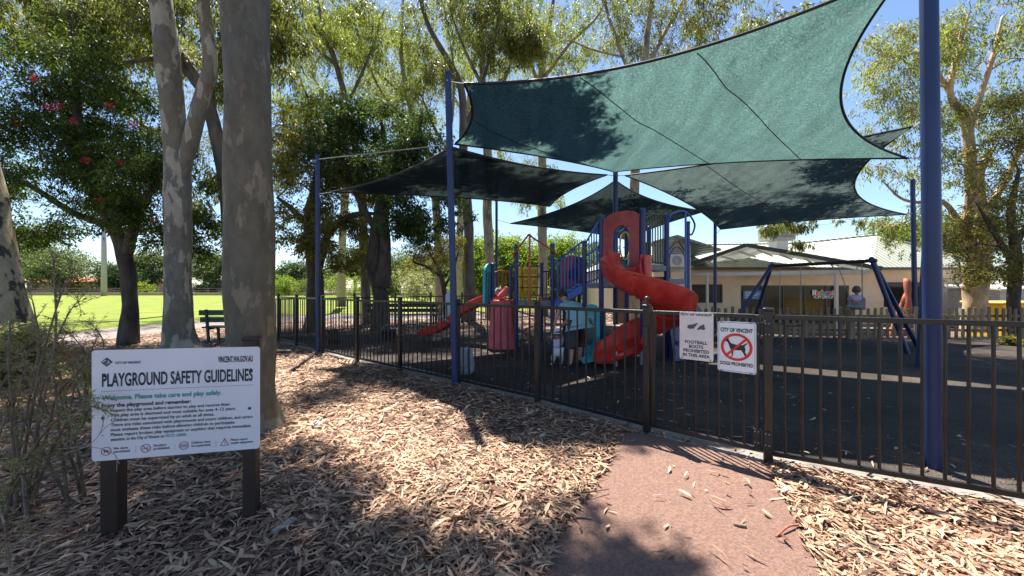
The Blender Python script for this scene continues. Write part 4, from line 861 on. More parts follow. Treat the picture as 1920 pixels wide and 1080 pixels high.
def head(par, c, r_, face, hairm, hair=True, hat=None, back_bun=False, skinm='skin'):
    """skull with nose, ears, eyes, mouth as children of the body"""
    c = Vector(c); f = Vector(face).normalized(); s_ = f.cross(up); s_ = s_.normalized() if s_.length > .1 else Vector((1, 0, 0)); u_ = s_.cross(f).normalized(); M = Matrix((s_, f, u_)).transposed()
    mb = MB(); n1, n2 = 16, 20; vs = []
    for i in range(n1 + 1):
        la = math.pi * i / n1 - math.pi / 2
        for k in range(n2):
            lo = 2 * math.pi * k / n2; x = math.cos(la) * math.cos(lo) * .80; y = math.cos(la) * math.sin(lo) * .94; z = math.sin(la) * 1.12
            if z < 0: x *= 1 + .22 * z; y *= 1 + .12 * z
            if y > .75 and -.35 < z < .12 and abs(x) < .22: y += .22 * (1 - abs(x) / .22)
            if y > .5 and .05 < z < .3 and .15 < abs(x) < .5: y -= .07
            vs.append(c + M @ Vector((x, y, z)) * r_)
    fs = [(i * n2 + k, i * n2 + (k + 1) % n2, (i + 1) * n2 + (k + 1) % n2, (i + 1) * n2 + k) for i in range(n1) for k in range(n2)]
    mb.add(vs, fs)
    for sg_ in (-1, 1): mb.ball(c + M @ Vector((sg_ * .80, .0, -.05)) * r_, .17 * r_, .5, .9, 1.3, 8)
    h_ = mb.build('head', skinm, par, smooth=True)
    eb = MB()
    for sg_ in (-1, 1): eb.ball(c + M @ Vector((sg_ * .3, .84, .12)) * r_, .075 * r_, n=6)
    eb.build('eyes', 'ink', h_); MB().ball(c + M @ Vector((0, .86, -.48)) * r_, .13 * r_, 1.5, .5, .4, 6).build('mouth', 'cloth_pink', h_)
    if hair:
        hb = MB(); vs = []
        for i in range(12):
            la = math.pi / 2 - math.pi * .62 * i / 11
            for k in range(n2):
                lo = 2 * math.pi * k / n2; back = .5 - .5 * math.sin(lo); lim = 1 if (i < 5 or back > .35) else .93
                w_ = 1.10 + .03 * math.sin(lo * 7 + i); vs.append(c + M @ Vector((math.cos(la) * math.cos(lo) * .82 * w_ * lim, math.cos(la) * math.sin(lo) * .96 * w_ * lim - (.05 if i > 4 else 0), math.sin(la) * 1.14 * 1.05 * (1 if i < 6 else 1 - .0))) * r_)
        hb.add(vs, [(i * n2 + k, (i + 1) * n2 + k, (i + 1) * n2 + (k + 1) % n2, i * n2 + (k + 1) % n2) for i in range(11) for k in range(n2) if (i < 5 or not (2 <= k <= 8))]); hb.ball(c + M @ Vector((0, -.35, .1)) * r_, .75 * r_)
        if back_bun: hb.ball(c + M @ Vector((0, -.55, .95)) * r_, .42 * r_)
        hb.build('hair', hairm, par, smooth=True)
    if hat:
        hb = MB(); vs = []; pr_ = [(1.35, -.02), (1.22, .10), (.98, .22), (.95, .55), (.82, .95), (.4, 1.2), (.02, 1.26)]
        for r2, z in pr_:
            for k in range(24): a_ = 2 * math.pi * k / 24; w_ = 1 + .04 * math.sin(a_ * 5) * (r2 > 1); vs.append(c + M @ Vector((r2 * w_ * math.cos(a_) * .92, r2 * w_ * math.sin(a_), z + .03 * math.sin(a_ * 3))) * r_)
        hb.add(vs, [(i * 24 + k, i * 24 + (k + 1) % 24, (i + 1) * 24 + (k + 1) % 24, (i + 1) * 24 + k) for i in range(len(pr_) - 1) for k in range(24)]); hb.build('sun_hat', hat, par, smooth=True)
    return h_
# woman bending over the toddler, seen from behind
W = G(1075, 690); wm = thing('person', 'person in aqua shirt and black knee length pants bending over a toddler', 'person', (W.x + .1, W.y, 0))
X0 = 1.15
aR, aL = Vector((1.04, 6.66, .075)), Vector((1.27, 7.02, .075)); kR, kL = Vector((1.07, 6.68, .44)), Vector((1.28, 6.96, .44)); pel = Vector((1.19, 6.84, .84)); hR, hL = Vector((1.10, 6.80, .80)), Vector((1.28, 6.86, .80))
wst = Vector((1.18, 6.92, .96)); ch = Vector((1.13, 7.10, 1.10)); nk = Vector((1.05, 7.30, 1.15)); shR, shL = Vector((.96, 7.17, 1.08)), Vector((1.28, 7.22, 1.08)); eR, eL = Vector((.85, 7.12, .86)), Vector((1.12, 7.42, .82)); wR, wL = Vector((.765, 6.98, .64)), Vector((.93, 7.30, .62))
J = [(pel, .12), (wst, .11), (ch, .115), (nk, .05), (hR, .075), (kR, .052), (aR, .034), (hL, .075), (kL, .052), (aL, .034), (shR, .052), (eR, .034), (wR, .022), (shL, .052), (eL, .034), (wL, .022), (aR + Vector((-.02, .12, -.045)), .03), (aL + Vector((.0, .13, -.045)), .03), (nk + Vector((-.03, .05, .04)), .046),
     (kR.lerp(aR, .35), .052), (kL.lerp(aL, .35), .052)]
E = [(0, 1), (1, 2), (2, 3), (0, 4), (4, 5), (5, 19), (19, 6), (0, 7), (7, 8), (8, 20), (20, 9), (2, 10), (10, 11), (11, 12), (2, 13), (13, 14), (14, 15), (6, 16), (9, 17), (3, 18)]
hand_chains(J, E, 12, wR, (-.1, -.25, -.9), (.9, .1, -.1)); hand_chains(J, E, 15, wL, (-.3, -.3, -.9), (-.9, .1, -.1))
skin_mesh('body', J, E, 'skin', wm)
skin_mesh('shirt', [(Vector((1.19, 6.80, .86)), (.215, .18)), (Vector((1.18, 6.92, .98)), (.185, .14)), (ch, (.19, .145)), (nk.lerp(ch, .35), .10), (shR, .082), (shR.lerp(eR, .45), .062), (shL, .082), (shL.lerp(eL, .45), .062), (Vector((1.21, 6.78, .74)), (.215, .17))], [(0, 1), (1, 2), (2, 3), (2, 4), (4, 5), (2, 6), (6, 7), (0, 8)], 'shirt_aqua', wm)
pn_ = MB(); pn_.lathe(pel - up * .17, [(.10, 0), (.165, .05), (.175, .12), (.165, .19), (.13, .24)], 22, 1.0, .82)
for h_, k_, a_ in ((hR, kR, aR), (hL, kL, aL)): pn_.tube(catmull([h_ + up * .02, h_.lerp(k_, .35), h_.lerp(k_, .75), k_, k_.lerp(a_, .28)], 5), list(np.linspace(.098, .080, 15)) + list(np.linspace(.080, .086, 6)), 16)
pn_.build('pants', 'black', wm, smooth=True)
head(wm, nk + Vector((-.045, .11, .10)), .098, (-.35, .7, -.65), 'hair', back_bun=True)
for a_, m_ in ((aR, 'denim_bag'), (aL, 'denim_bag')):
    s_ = skin_mesh('shoe', [(a_ + Vector((0, -.03, -.035)), .042), (a_ + Vector((-.01, .07, -.045)), .042), (a_ + Vector((-.02, .15, -.05)), .034)], [(0, 1), (1, 2)], 'black', wm); skin_mesh('sock', [(a_ + up * .0, .040), (a_ + up * .045, .040)], [(0, 1)], 'cloth_white', wm, levels=1)
# toddler in a hat
T = G(1045, 686); td = thing('person', 'toddler in white sun hat and pale lilac clothes held up by both hands', 'person', (T.x, T.y, 0)); tx, ty = .84, 6.86
tj = {'pel': (tx, ty, .27), 'ch': (tx - .0, ty + .02, .42), 'nk': (tx, ty + .02, .49), 'hR': (tx - .05, ty, .25), 'kR': (tx - .08, ty - .02, .14), 'aR': (tx - .09, ty, .035), 'hL': (tx + .05, ty, .25), 'kL': (tx + .07, ty + .03, .14), 'aL': (tx + .08, ty + .07, .035), 'sR': (tx - .08, ty + .02, .46), 'eR': (tx - .12, ty + .02, .50), 'wR': (tx - .10, ty + .06, .555), 'sL': (tx + .08, ty + .03, .46), 'eL': (tx + .11, ty + .12, .50), 'wL': (tx + .09, ty + .26, .545)}
tj = {k: Vector(v) for k, v in tj.items()}
J = [(tj['pel'], .07), (tj['ch'], .07), (tj['nk'], .03), (tj['hR'], .045), (tj['kR'], .034), (tj['aR'], .026), (tj['hL'], .045), (tj['kL'], .034), (tj['aL'], .026), (tj['sR'], .034), (tj['eR'], .024), (tj['wR'], .018), (tj['sL'], .034), (tj['eL'], .024), (tj['wL'], .018), (tj['aR'] + Vector((-.01, .05, -.012)), .022), (tj['aL'] + Vector((0, .05, -.012)), .022)]
E = [(0, 1), (1, 2), (0, 3), (3, 4), (4, 5), (0, 6), (6, 7), (7, 8), (1, 9), (9, 10), (10, 11), (1, 12), (12, 13), (13, 14), (5, 15), (8, 16)]
hand_chains(J, E, 11, tj['wR'], (0, .1, 1), (.5, -.5, 0), .5); hand_chains(J, E, 14, tj['wL'], (0, .1, 1), (.5, -.5, 0), .5)
skin_mesh('body', J, E, 'skin', td)
skin_mesh('top', [(tj['pel'], .088), (tj['ch'], .086), (tj['nk'] - up * .02, .05), (tj['sR'], .045), (tj['sR'].lerp(tj['eR'], .6), .036), (tj['sL'], .045), (tj['sL'].lerp(tj['eL'], .6), .036)], [(0, 1), (1, 2), (1, 3), (3, 4), (1, 5), (5, 6)], 'cloth_lilac', td)
skin_mesh('pants', [(tj['pel'] - up * .01, .088), (tj['hR'], .058), (tj['kR'], .046), (tj['aR'] + up * .03, .036), (tj['hL'], .058), (tj['kL'], .046), (tj['aL'] + up * .03, .036)], [(0, 1), (1, 2), (2, 3), (0, 4), (4, 5), (5, 6)], 'cloth_white', td)
for k in ('aR', 'aL'): skin_mesh('shoe', [(tj[k] + Vector((0, -.02, -.008)), .028), (tj[k] + Vector((-.02, .05, -.012)), .026)], [(0, 1)], 'cloth_white', td, levels=1)
head(td, (tx, ty + .03, .585), .076, (-.25, .9, 0), 'hair_brown', hair=True, hat='cloth_white')
MB().tube([Vector((tx, ty + .03, .52)) + Vector((.062 * math.cos(a_), .062 * math.sin(a_), 0)) for a_ in np.linspace(0, 2 * math.pi, 16)], .007, 5).build('hat_cord', 'cloth_pink', td)
# child on the right swing, seen from behind
kc = s0_.lerp(s1_, .5); sk = thing('person', 'small child with messy brown hair and pale shirt riding the right swing', 'person', kc)
KR_ = Matrix.Rotation(R(-43), 3, 'Z')
j = lambda x, y, z: kc + KR_ @ Vector((x, y, z))
J = [(j(0, 0, .07), .085), (j(0, .02, .22), .078), (j(0, .02, .31), .032), (j(-.06, .04, .06), .05), (j(-.07, .24, .07), .042), (j(-.07, .34, -.08), .03), (j(.06, .04, .06), .05), (j(.08, .24, .08), .042), (j(.08, .34, -.06), .03), (j(-.10, .02, .27), .036), (j(-.16, .03, .17), .028), (h0 + Vector((.0, -.02, 0)), .02), (j(.10, .02, .27), .036), (j(.16, .03, .17), .028), (h1 + Vector((0, -.02, 0)), .02), (j(-.07, .40, -.09), .026), (j(.08, .40, -.07), .026)]
E = [(0, 1), (1, 2), (0, 3), (3, 4), (4, 5), (0, 6), (6, 7), (7, 8), (1, 9), (9, 10), (10, 11), (1, 12), (12, 13), (13, 14), (5, 15), (8, 16)]
hand_chains(J, E, 11, h0 + Vector((0, -.02, 0)), (.05, .5, .6), (1, 0, 0), .55); hand_chains(J, E, 14, h1 + Vector((0, -.02, 0)), (-.05, .5, .6), (-1, 0, 0), .55)
skin_mesh('body', J, E, 'skin', sk)
skin_mesh('shirt', [(j(0, 0, .09), .118), (j(0, .02, .22), .105), (j(0, .02, .29), .06), (j(-.10, .02, .27), .05), (j(-.145, .03, .2), .042), (j(.10, .02, .27), .05), (j(.145, .03, .2), .042)], [(0, 1), (1, 2), (1, 3), (3, 4), (1, 5), (5, 6)], 'cloth_lilac', sk)
skin_mesh('shorts', [(j(0, 0, .05), .115), (j(-.06, .05, .05), .07), (j(-.07, .17, .07), .058), (j(.06, .05, .05), .07), (j(.08, .17, .07), .058)], [(0, 1), (1, 2), (0, 3), (3, 4)], 'denim_bag', sk)
head(sk, j(0, .04, .41), .098, (.7, .75, 0), 'hair_brown')
# person behind the pink stump
bp_ = XY(934, 9.9); kd = thing('person', 'person with white hair and pink shirt standing behind the pink stump', 'person', (bp_.x, bp_.y - 0.0, 0))
j = lambda x, y, z: bp_ + Vector((x, y, z))
J = [(j(0, 0, .75), .10), (j(0, 0, 1.02), .10), (j(0, 0, 1.2), .04), (j(-.07, 0, .68), .07), (j(-.08, 0, .38), .05), (j(-.08, 0, .06), .035), (j(.07, 0, .68), .07), (j(.08, 0, .38), .05), (j(.08, 0, .06), .035), (j(-.14, 0, 1.12), .045), (j(-.18, -.03, .9), .033), (j(-.16, -.14, .74), .022), (j(.14, 0, 1.12), .045), (j(.18, -.03, .9), .033), (j(.16, -.14, .74), .022), (j(-.08, -.1, .03), .03), (j(.08, -.1, .03), .03)]
E = [(0, 1), (1, 2), (0, 3), (3, 4), (4, 5), (0, 6), (6, 7), (7, 8), (1, 9), (9, 10), (10, 11), (1, 12), (12, 13), (13, 14), (5, 15), (8, 16)]
hand_chains(J, E, 11, j(-.16, -.14, .74), (0, -.4, -.8), (1, 0, 0), .8); hand_chains(J, E, 14, j(.16, -.14, .74), (0, -.4, -.8), (-1, 0, 0), .8)
skin_mesh('body', J, E, 'skin', kd)
skin_mesh('shirt', [(j(0, 0, .74), .125), (j(0, 0, 1.02), .125), (j(0, 0, 1.16), .07), (j(-.14, 0, 1.12), .06), (j(-.17, -.02, .97), .048), (j(.14, 0, 1.12), .06), (j(.17, -.02, .97), .048)], [(0, 1), (1, 2), (1, 3), (3, 4), (1, 5), (5, 6)], 'cloth_pink', kd)
skin_mesh('pants', [(j(0, 0, .72), .12), (j(-.07, 0, .66), .082), (j(-.08, 0, .36), .06), (j(-.08, 0, .1), .05), (j(.07, 0, .66), .082), (j(.08, 0, .36), .06), (j(.08, 0, .1), .05)], [(0, 1), (1, 2), (2, 3), (0, 4), (4, 5), (5, 6)], 'denim_bag', kd)
head(kd, j(0, -.01, 1.31), .10, (0, -1, 0), 'cloth_white')

# ------------------------------------------------------------------ bags
def backpack(label, c, s, m, group=None, rot=0):
    c = Vector(c); o = thing('backpack', label, 'bag', c, group); mb = MB(); vs = []; N = 28; pr_ = [(.02, 0), (.8, .0), (1, .10), (1.04, .3), (1.0, .6), (.86, .85), (.55, .98), (.02, 1.0)]
    for r_, z in pr_:
        for k in range(N):
            a_ = 2 * math.pi * k / N; x = abs(math.cos(a_)) ** .6 * math.copysign(1, math.cos(a_)) * .16 * r_; y = abs(math.sin(a_)) ** .6 * math.copysign(1, math.sin(a_)) * .11 * r_
            w_ = 1 + .05 * math.sin(a_ * 4 + z * 6); vs.append(c + Vector((x * w_ * s, y * w_ * s + .04 * z * s, .42 * z * s)))
    mb.add(vs, [(i * N + k, i * N + (k + 1) % N, (i + 1) * N + (k + 1) % N, (i + 1) * N + k) for i in range(len(pr_) - 1) for k in range(N)]); mb.build('body', m, o, smooth=True)
    skin_mesh('front_pocket', [(c + Vector((0, -.10, .11)) * s, (.10 * s, .04 * s)), (c + Vector((0, -.095, .2)) * s, (.095 * s, .04 * s))], [(0, 1)], m, o)
    for x in (-.09, .09):
        mb = MB(); p = catmull([c + Vector((x, -.05, .40)) * s, c + Vector((x * 1.1, -.155, .3)) * s, c + Vector((x * 1.15, -.165, .16)) * s, c + Vector((x * 1.2, -.11, .03)) * s], 6); mb.tube(p, .016 * s, 6); mb.build('strap', 'black', o, smooth=True)
    MB().tube(catmull([c + Vector((-.03, 0, .41)) * s, c + Vector((-.02, -.01, .46)) * s, c + Vector((.02, -.01, .46)) * s, c + Vector((.03, 0, .41)) * s], 5), .008 * s, 6).build('handle', 'black', o, smooth=True)
    return o
backpack('grey backpack with dark straps leaning at the foot of the tall blue post', (-.80, 6.15, .005), 1.05, 'denim_bag')
backpack('dark bag on the ground behind the left fence, near the leftmost blue post', (XY(626, 9.6).x, 9.6, .005), .85, 'black')
o = thing('storage_tub', 'small dark tub on the ground behind the fence, left of the small slide', 'tub', XY(729, 10.4)); c = XY(729, 10.4)
MB().lathe(c, [(.16, .005), (.20, .22), (.215, .23), (.215, .26), (.19, .26), (.185, .23), (.15, .05)], 20).build('body', 'black', o, smooth=False)
MB().tube(catmull([c + Vector((-.2, 0, .25)), c + Vector((-.1, 0, .38)), c + Vector((.1, 0, .38)), c + Vector((.2, 0, .25))], 5), .01, 6).build('handle', 'steel_grey', o)

# ------------------------------------------------------------------ benches
def bench(label, c, ang, L, m, leg_m, h=.45, group=None):
    c = Vector(c); o = thing('bench', label, 'bench', c, group); M = Matrix.Rotation(ang, 3, 'Z')
    w = lambda x, y, z: c + M @ Vector((x, y, z))
    for n_, ys_ in (('seat', ((-.17, h), (-.03, h), (.11, h))),):
        mb = MB()
        for y, z in ys_: mb.box(w(0, y, z), (L, .12, .035), M, .006)
        mb.build('seat', m, o)
    mb = MB()
    for z, y in ((.62, .20), (.80, .24)): mb.box(w(0, y, z), (L, .03, .13), M, .006)
    mb.build('backrest', m, o)
    for x in (-L / 2 + .18, L / 2 - .18):
        mb = MB(); mb.bar(w(x, -.2, 0), w(x, -.17, h - .02), .05); mb.bar(w(x, .16, 0), w(x, .255, .88), .05); mb.bar(w(x, -.2, h - .04), w(x, .2, h - .04), .04); mb.build('leg', leg_m, o)
    return o
gb = G(425, 644); bench('green slatted park bench partly hidden by the big near trunk', (gb.x, gb.y + .1, 0), math.pi + .08, 1.15, 'bench_green', 'bench_green', .42)
pc = XY(757, 13.6); bench('dark slatted bench in the shade beyond the far fence, right of the twin trunks', (pc.x, pc.y, 0), math.pi, 2.6, 'black', 'black', .45)
# ------------------------------------------------------------------ picket fence
pf = thing('picket_fence', 'low timber picket fence with gaps between the playground and the cream building', 'fence', (4.6, 10.7, 0))
def pick(par, x, y, h, w=.075):
    z = hz(x, y); o = MB().box((x, y, z + h / 2), (w, .035, h), None, .006).build('picket', 'timber', par); return o
x = 4.55; k = 0
while x < 15.6: pick(pf, x, 10.62 + .02 * math.sin(k), .86 + .03 * math.sin(k * 2.3), .08); x += .192; k += 1
for z in (.22, .62): MB().box((10.1, 10.66, z), (11.2, .035, .07), None, .004).build('rail', 'timber', pf)
for x in (9.4, 15.0, 17.2): 
    o = thing('bollard', {9.4: 'short round timber post at the picket fence in front of the swings', 15.0: 'short round timber post at the right end of the picket fence', 17.2: 'short round timber post beyond the right end of the picket fence'}[x], 'bollard', (x, 10.4, 0)); MB().tube([(x, 10.4, -.6), (x, 10.4, .93), (x, 10.4, .96)], [.07, .07, .055], 14).build('post', 'timber', o)
# red timber climbing tripod
tc = thing('log_climber', 'red brown timber log tripod behind the swing legs', 'log climber', XY(1695, 11.3) + Vector((0, 0, hz(12, 11.3))))
a = P(1700, 523, 11.3); b0 = XY(1706, 11.0); b1 = XY(1662, 11.3); b2 = XY(1728, 11.5)
rr = np.random.default_rng(5)
for s_, e_, r_ in ((a, b0, .085), (P(1704, 545, 11.3), b1, .07), (P(1704, 545, 11.3), b2, .075)):
    pts = catmull([s_, Vector(s_).lerp(e_, .35) + Vector(rr.normal(0, .03, 3)), Vector(s_).lerp(e_, .7) + Vector(rr.normal(0, .03, 3)), e_ - up * .45], 5); MB().tube(pts, [r_ * (.9 + .15 * math.sin(i)) for i in range(len(pts))], 12).build('log', 'red_timber', tc, smooth=True)

# ------------------------------------------------------------------ building
ZF = -.52; hall = thing('community_hall', 'cream rendered hall with pale corrugated roof, open gable verandah and glass doors', 'building', (12, 20, ZF))
def hwall(x0, x1, y, z0, z1, name='wall', m='cream_wall', th=.22): return MB().box(((x0 + x1) / 2, y + th / 2, (z0 + z1) / 2), (x1 - x0, th, z1 - z0)).build(name, m, hall)
# openings as real gaps: piers and lintels between them
WY = 20.0
def wx(px, Y=WY): return (px - 960) * Y / FPX
def wz(py, Y=WY): return EYE + (540 - py) * Y / FPX
ops = [(wx(1297), wx(1355), wz(568), wz(533)), (wx(1389), wx(1592), ZF + .04, wz(535)), (wx(1657), wx(1737), wz(576), wz(529))]
x_prev = 5.5; zt_ = 2.45
for x0, x1, z0, z1 in ops:
    hwall(x_prev, x0, WY, ZF - .3, zt_); hwall(x0, x1, WY, z1, zt_)
    if z0 > ZF + .1: hwall(x0, x1, WY, ZF - .3, z0)
    x_prev = x1
hwall(x_prev, 24.3, WY, ZF - .3, zt_)
MB().box((24.2, 24, .9), (.22, 8, 3.2)).build('wall', 'cream_wall', hall); MB().box((5.6, 24, .9), (.22, 8, 3.2)).build('wall', 'cream_wall', hall)
MB().box((15, 27.9, .9), (19, .2, 3.2)).build('wall', 'cream_wall', hall)
def window(x0, x1, z0, z1, n_, name='window'):
    f = MB(); y = WY + .08; w_ = .06
    f.box(((x0 + x1) / 2, y, z0 + w_ / 2), (x1 - x0, .06, w_)); f.box(((x0 + x1) / 2, y, z1 - w_ / 2), (x1 - x0, .06, w_))
    for k in range(n_ + 1): f.box((x0 + w_ / 2 + (x1 - x0 - w_) * k / n_, y, (z0 + z1) / 2), (w_, .055, z1 - z0 - 2 * w_))
    fo = f.build(name, 'trim_dark', hall)
    for k in range(n_):
        a_ = x0 + (x1 - x0) * k / n_ + .04; b_ = x0 + (x1 - x0) * (k + 1) / n_ - .04; MB().box(((a_ + b_) / 2, y + .01, (z0 + z1) / 2), (b_ - a_, .012, z1 - z0 - .1)).build('pane', 'glass_dark', fo)
    return fo
window(*ops[0], 2); dr = window(*ops[1], 5, 'glass_door'); window(*ops[2], 2)
# sill
MB().box(((ops[0][0] + ops[0][1]) / 2, WY - .02, ops[0][2] - .03), (ops[0][1] - ops[0][0] + .1, .1, .05)).build('sill', 'trim_white', hall)
# writing on the glass
bd = Board(Vector((wx(1524), WY + .02, wz(544))), Vector((wx(1566), WY + .02, wz(544))), Vector((wx(1524), WY + .02, wz(560))))
cols = ['white', 'red_ink', 'orange_ink', 'green_ink2', 'blue_ink', 'red_ink', 'orange_ink', 'green_ink2']; u_ = 0
for i, c_ in enumerate("Highgate"):
    w_ = {'i': .055, 't': .085}.get(c_, .135); t = MB(); bd.text(t, c_, u_, .52, .46, width=w_, bold=.05, n=.012)
    t.build('door_lettering', cols[i], dr); t = MB(); bd.text(t, c_, u_ - .01, .54, .50, width=w_ + .02, bold=.11, n=.008); t.build('letter_outline', 'white', dr); u_ += w_ + .02
t = MB(); bd.text(t, "PLAYGROUP", .05, .98, .28, width=.88, bold=.02, n=.012); t.build('door_lettering', 'white', dr)
bd = Board(Vector((wx(1394), WY + .02, wz(545))), Vector((wx(1429), WY + .02, wz(545))), Vector((wx(1394), WY + .02, wz(561))))
t = MB(); bd.slab(t, .01, .02); t.build('poster', 'blue_ink', dr); t = MB()
for k, (a_, b_) in enumerate(((.1, .7), (.1, .85), (.12, .75), (.1, .6))): bd.poly(t, [(a_, .15 + k * .2), (b_, .14 + k * .2), (b_, .22 + k * .2), (a_, .23 + k * .2)], .006)
t.build('poster_lines', 'white', dr)
# main roof
rz = 2.50; E0 = Vector((5.0, 19.3, rz)); E1 = Vector((24.9, 19.3, rz)); R1 = P(1645, 441, 22.4); R2 = P(1497, 457, 24.5); R3 = P(1300, 462, 24.5); R3.x = 8
BK0 = Vector((5.0, 28.5, rz)); BK1 = Vector((24.9, 28.5, rz)); m1 = Vector((18.6, 19.3, rz))
rf_ = MB(); 
rf_.add([m1, E1, R1, R2], [(0, 1, 2), (0, 2, 3)]); rf_.add([E0, m1, R2, R3], [(0, 1, 2, 3)]); rf_.add([E1, BK1, R1 + Vector((0, 2.5, 0)), R1], [(0, 1, 2, 3)]); rf_.add([R1, R1 + Vector((0, 2.5, 0)), R2 + Vector((0, .6, 0)), R2], [(0, 1, 2, 3)]); rf_.add([BK0, R3, R2, R1 + Vector((0, 2.5, 0)), BK1], [(0, 1, 2, 3, 4)]); rf_.add([E0, R3, BK0], [(0, 1, 2)])
ro = rf_.build('roof', 'roof_cream', hall)
for a_, b_ in ((R1, E1), (R1, R2), (R2, R3)): MB().tube([a_ + up * .02, b_ + up * .02], .07, 8).build('ridge_cap', 'roof_cream', ro)
MB().box((14.95, 19.28, rz - .07), (19.9, .12, .13)).build('gutter', 'trim_dark', hall)
MB().box((14.95, 19.65, rz - .10), (19.7, .6, .03)).build('soffit', 'trim_white', hall)
for x_ in (17.35, 24.25): 
    d_ = MB(); d_.bar((x_, 19.93, 2.35), (x_, 19.93, ZF), .09, .06); d_.bar((x_, 19.93, 2.33), (x_, 19.32, 2.42), .09, .06); d_.build('downpipe', 'trim_white', hall)
# evaporative cooler
cz = P(1456, 440, 22.5); o = MB(); o.box(cz + up * .05, (1.5, 1.2, .9), None, .06); co = o.build('cooler', 'steel_grey', hall)
mb = MB()
for k in range(7): mb.box(cz + Vector((0, -.605, -.22 + .09 * k)), (1.3, .02, .03))
mb.build('louvre', 'trim_dark', co); MB().box(cz + Vector((.1, 0, -.9)), (.7, .7, 1.1)).build('duct', 'trim_white', co)
# higher wing at the left with louvres and air conditioner
WL = 18.6; MB().box((wx(1262, WL), WL + 1.6, .9), (1.9, 3, 3.4)).build('wing_wall', 'cream_wall', hall)
lv = MB(); 
for k in range(16): lv.box((wx(1262, WL), WL + .07, 2.25 + k * .085), (1.7, .05, .05), Matrix.Rotation(-.5, 3, 'X'))
lv.box((wx(1262, WL), WL + .16, 2.95), (1.9, .06, 1.6)); lv.build('louvred_wall', 'trim_white', hall)
wr = MB(); a_ = [P(1225, 452, 18), P(1270, 440, 18), P(1352, 466, 18)]; a_ = [Vector(v) for v in a_]
wr.prism([a_[0], a_[1], a_[2], a_[2] - up * .1, a_[1] - up * .12, a_[0] - up * .1], (0, 0, 0), (.4, 3.6, 0)); wr.build('wing_roof', 'roof_green', hall)
ac = MB(); c = P(1270, 489, 18.3); ac.box(c, (.85, .35, .62), None, .02); aco = ac.build('air_conditioner', 'trim_white', hall); fb = MB(); 
for r_ in (.07, .12, .17, .22): fb.tube([c + Vector((-.1 + r_ * math.cos(t), -.185, r_ * math.sin(t))) for t in np.linspace(0, 2 * math.pi, 20)], .007, 5)
fb.build('fan_grille', 'black', aco)
# oblique open gable verandah
gd2 = Vector((.743, -.67, 0)); gn = Vector((.67, .743, 0)); GL = Vector((8.55, 20.05, 0)); LT = 7.75
A_ = GL + up * 2.26; B_ = GL + gd2 * LT + up * 2.20; C_ = P(1400, 462, 17.2); ln = gn * 4.6
vr = MB()
for a1, a2 in ((A_, C_), (C_, B_)): vr.prism([a1 + up * .02, a2 + up * .02, a2 + up * .02 + ln, a1 + up * .02 + ln], (0, 0, 0), (0, 0, .05))
vr.build('verandah_roof', 'polycarbonate', hall)
fb = MB(); fb.bar(A_ - gd2 * .25 + up * .02 - gn * .05, C_ + up * .06 - gn * .05, .05, .17, up=up); fb.bar(C_ + up * .06 - gn * .052, B_ + gd2 * .3 - up * .02 - gn * .052, .05, .17, up=up); fb.build('bargeboard', 'trim_dark', hall)
bm = MB(); bm.bar(A_ - up * .14, B_ - up * .12, .09, .16); bm.bar(A_ + gn * 2.2 - up * .14, B_ + gn * 2.2 - up * .12, .07, .12)
for t in np.linspace(.12, .88, 6):
    pnt = A_.lerp(B_, t); roofz = (A_.z + (C_.z - A_.z) * min(1, t / .42)) if t < .42 else C_.z + (B_.z - C_.z) * (t - .42) / .58
    if t in (.12,): continue
for k in range(5): # rafters and purlins visible under the roof
    for a1, a2 in ((A_, C_), (C_, B_)):
        p = a1.lerp(a2, .1 + k * .2) - up * .07; bm.bar(p, p + ln, .05, .08)
bm.build('beam', 'trim_white', hall)
for px in (1326, 1568):
    k_ = (px - 960) / FPX; t = (k_ * GL.y - GL.x) / (gd2.x - k_ * gd2.y); p = GL + gd2 * t; MB().box((p.x, p.y, (ZF + 2.1) / 2), (.11, .11, 2.1 - ZF), None, .008).build('verandah_post', 'trim_white', hall)
tag(MB().box((13.4, 17.9, ZF + .02), (9.8, 4.0, .06)).build('paving', 'concrete'), None, None, kind='structure')
# low wall, chair and yellow cubby on the right
yb = thing('cubby_house', 'bright yellow play cubby behind the picket fence at the right edge', 'cubby house', (19.3, 14.5, ZF)); o = MB().box((19.6, 14.5, .15), (2.6, 1.2, 1.35), None, .03).build('body', 'yellow', yb)
mb = MB(); mb.box((18.75, 13.88, .1), (.5, .03, .7)); mb.box((20.2, 13.88, .25), (.55, .03, .4)); mb.build('doorway', 'slide_red', yb); mb = MB(); mb.box((19.6, 14.5, .86), (2.8, 1.4, .08), None, .02); mb.build('roof', 'yellow', yb)
cv = thing('garden_shed', 'grey corrugated shed beyond the yellow cubby at the right edge', 'shed', (23.5, 17.4, ZF)); MB().box((23.9, 17.6, .45), (4.4, 2, 1.9)).build('wall', 'steel_grey', cv); MB().box((23.9, 17.6, 1.45), (4.7, 2.3, .08), Matrix.Rotation(.08, 3, 'X')).build('roof', 'trim_white', cv)
bk = thing('brick_pillar', 'orange brick pillar seen in the shade beneath the play tower', 'pillar', XY(1165, 15)); c = XY(1165, 15); mb = MB()
for r_ in range(19):
    for k in range(2): mb.box(c + Vector((-.11 + k * .22 + (.03 if r_ % 2 else 0), 0, .05 + r_ * .092)), (.21, .34, .082), None, .004)
mb.build('brickwork', 'brick', bk); MB().box(c + up * .88, (.40, .31, 1.76)).build('mortar', 'concrete', bk)

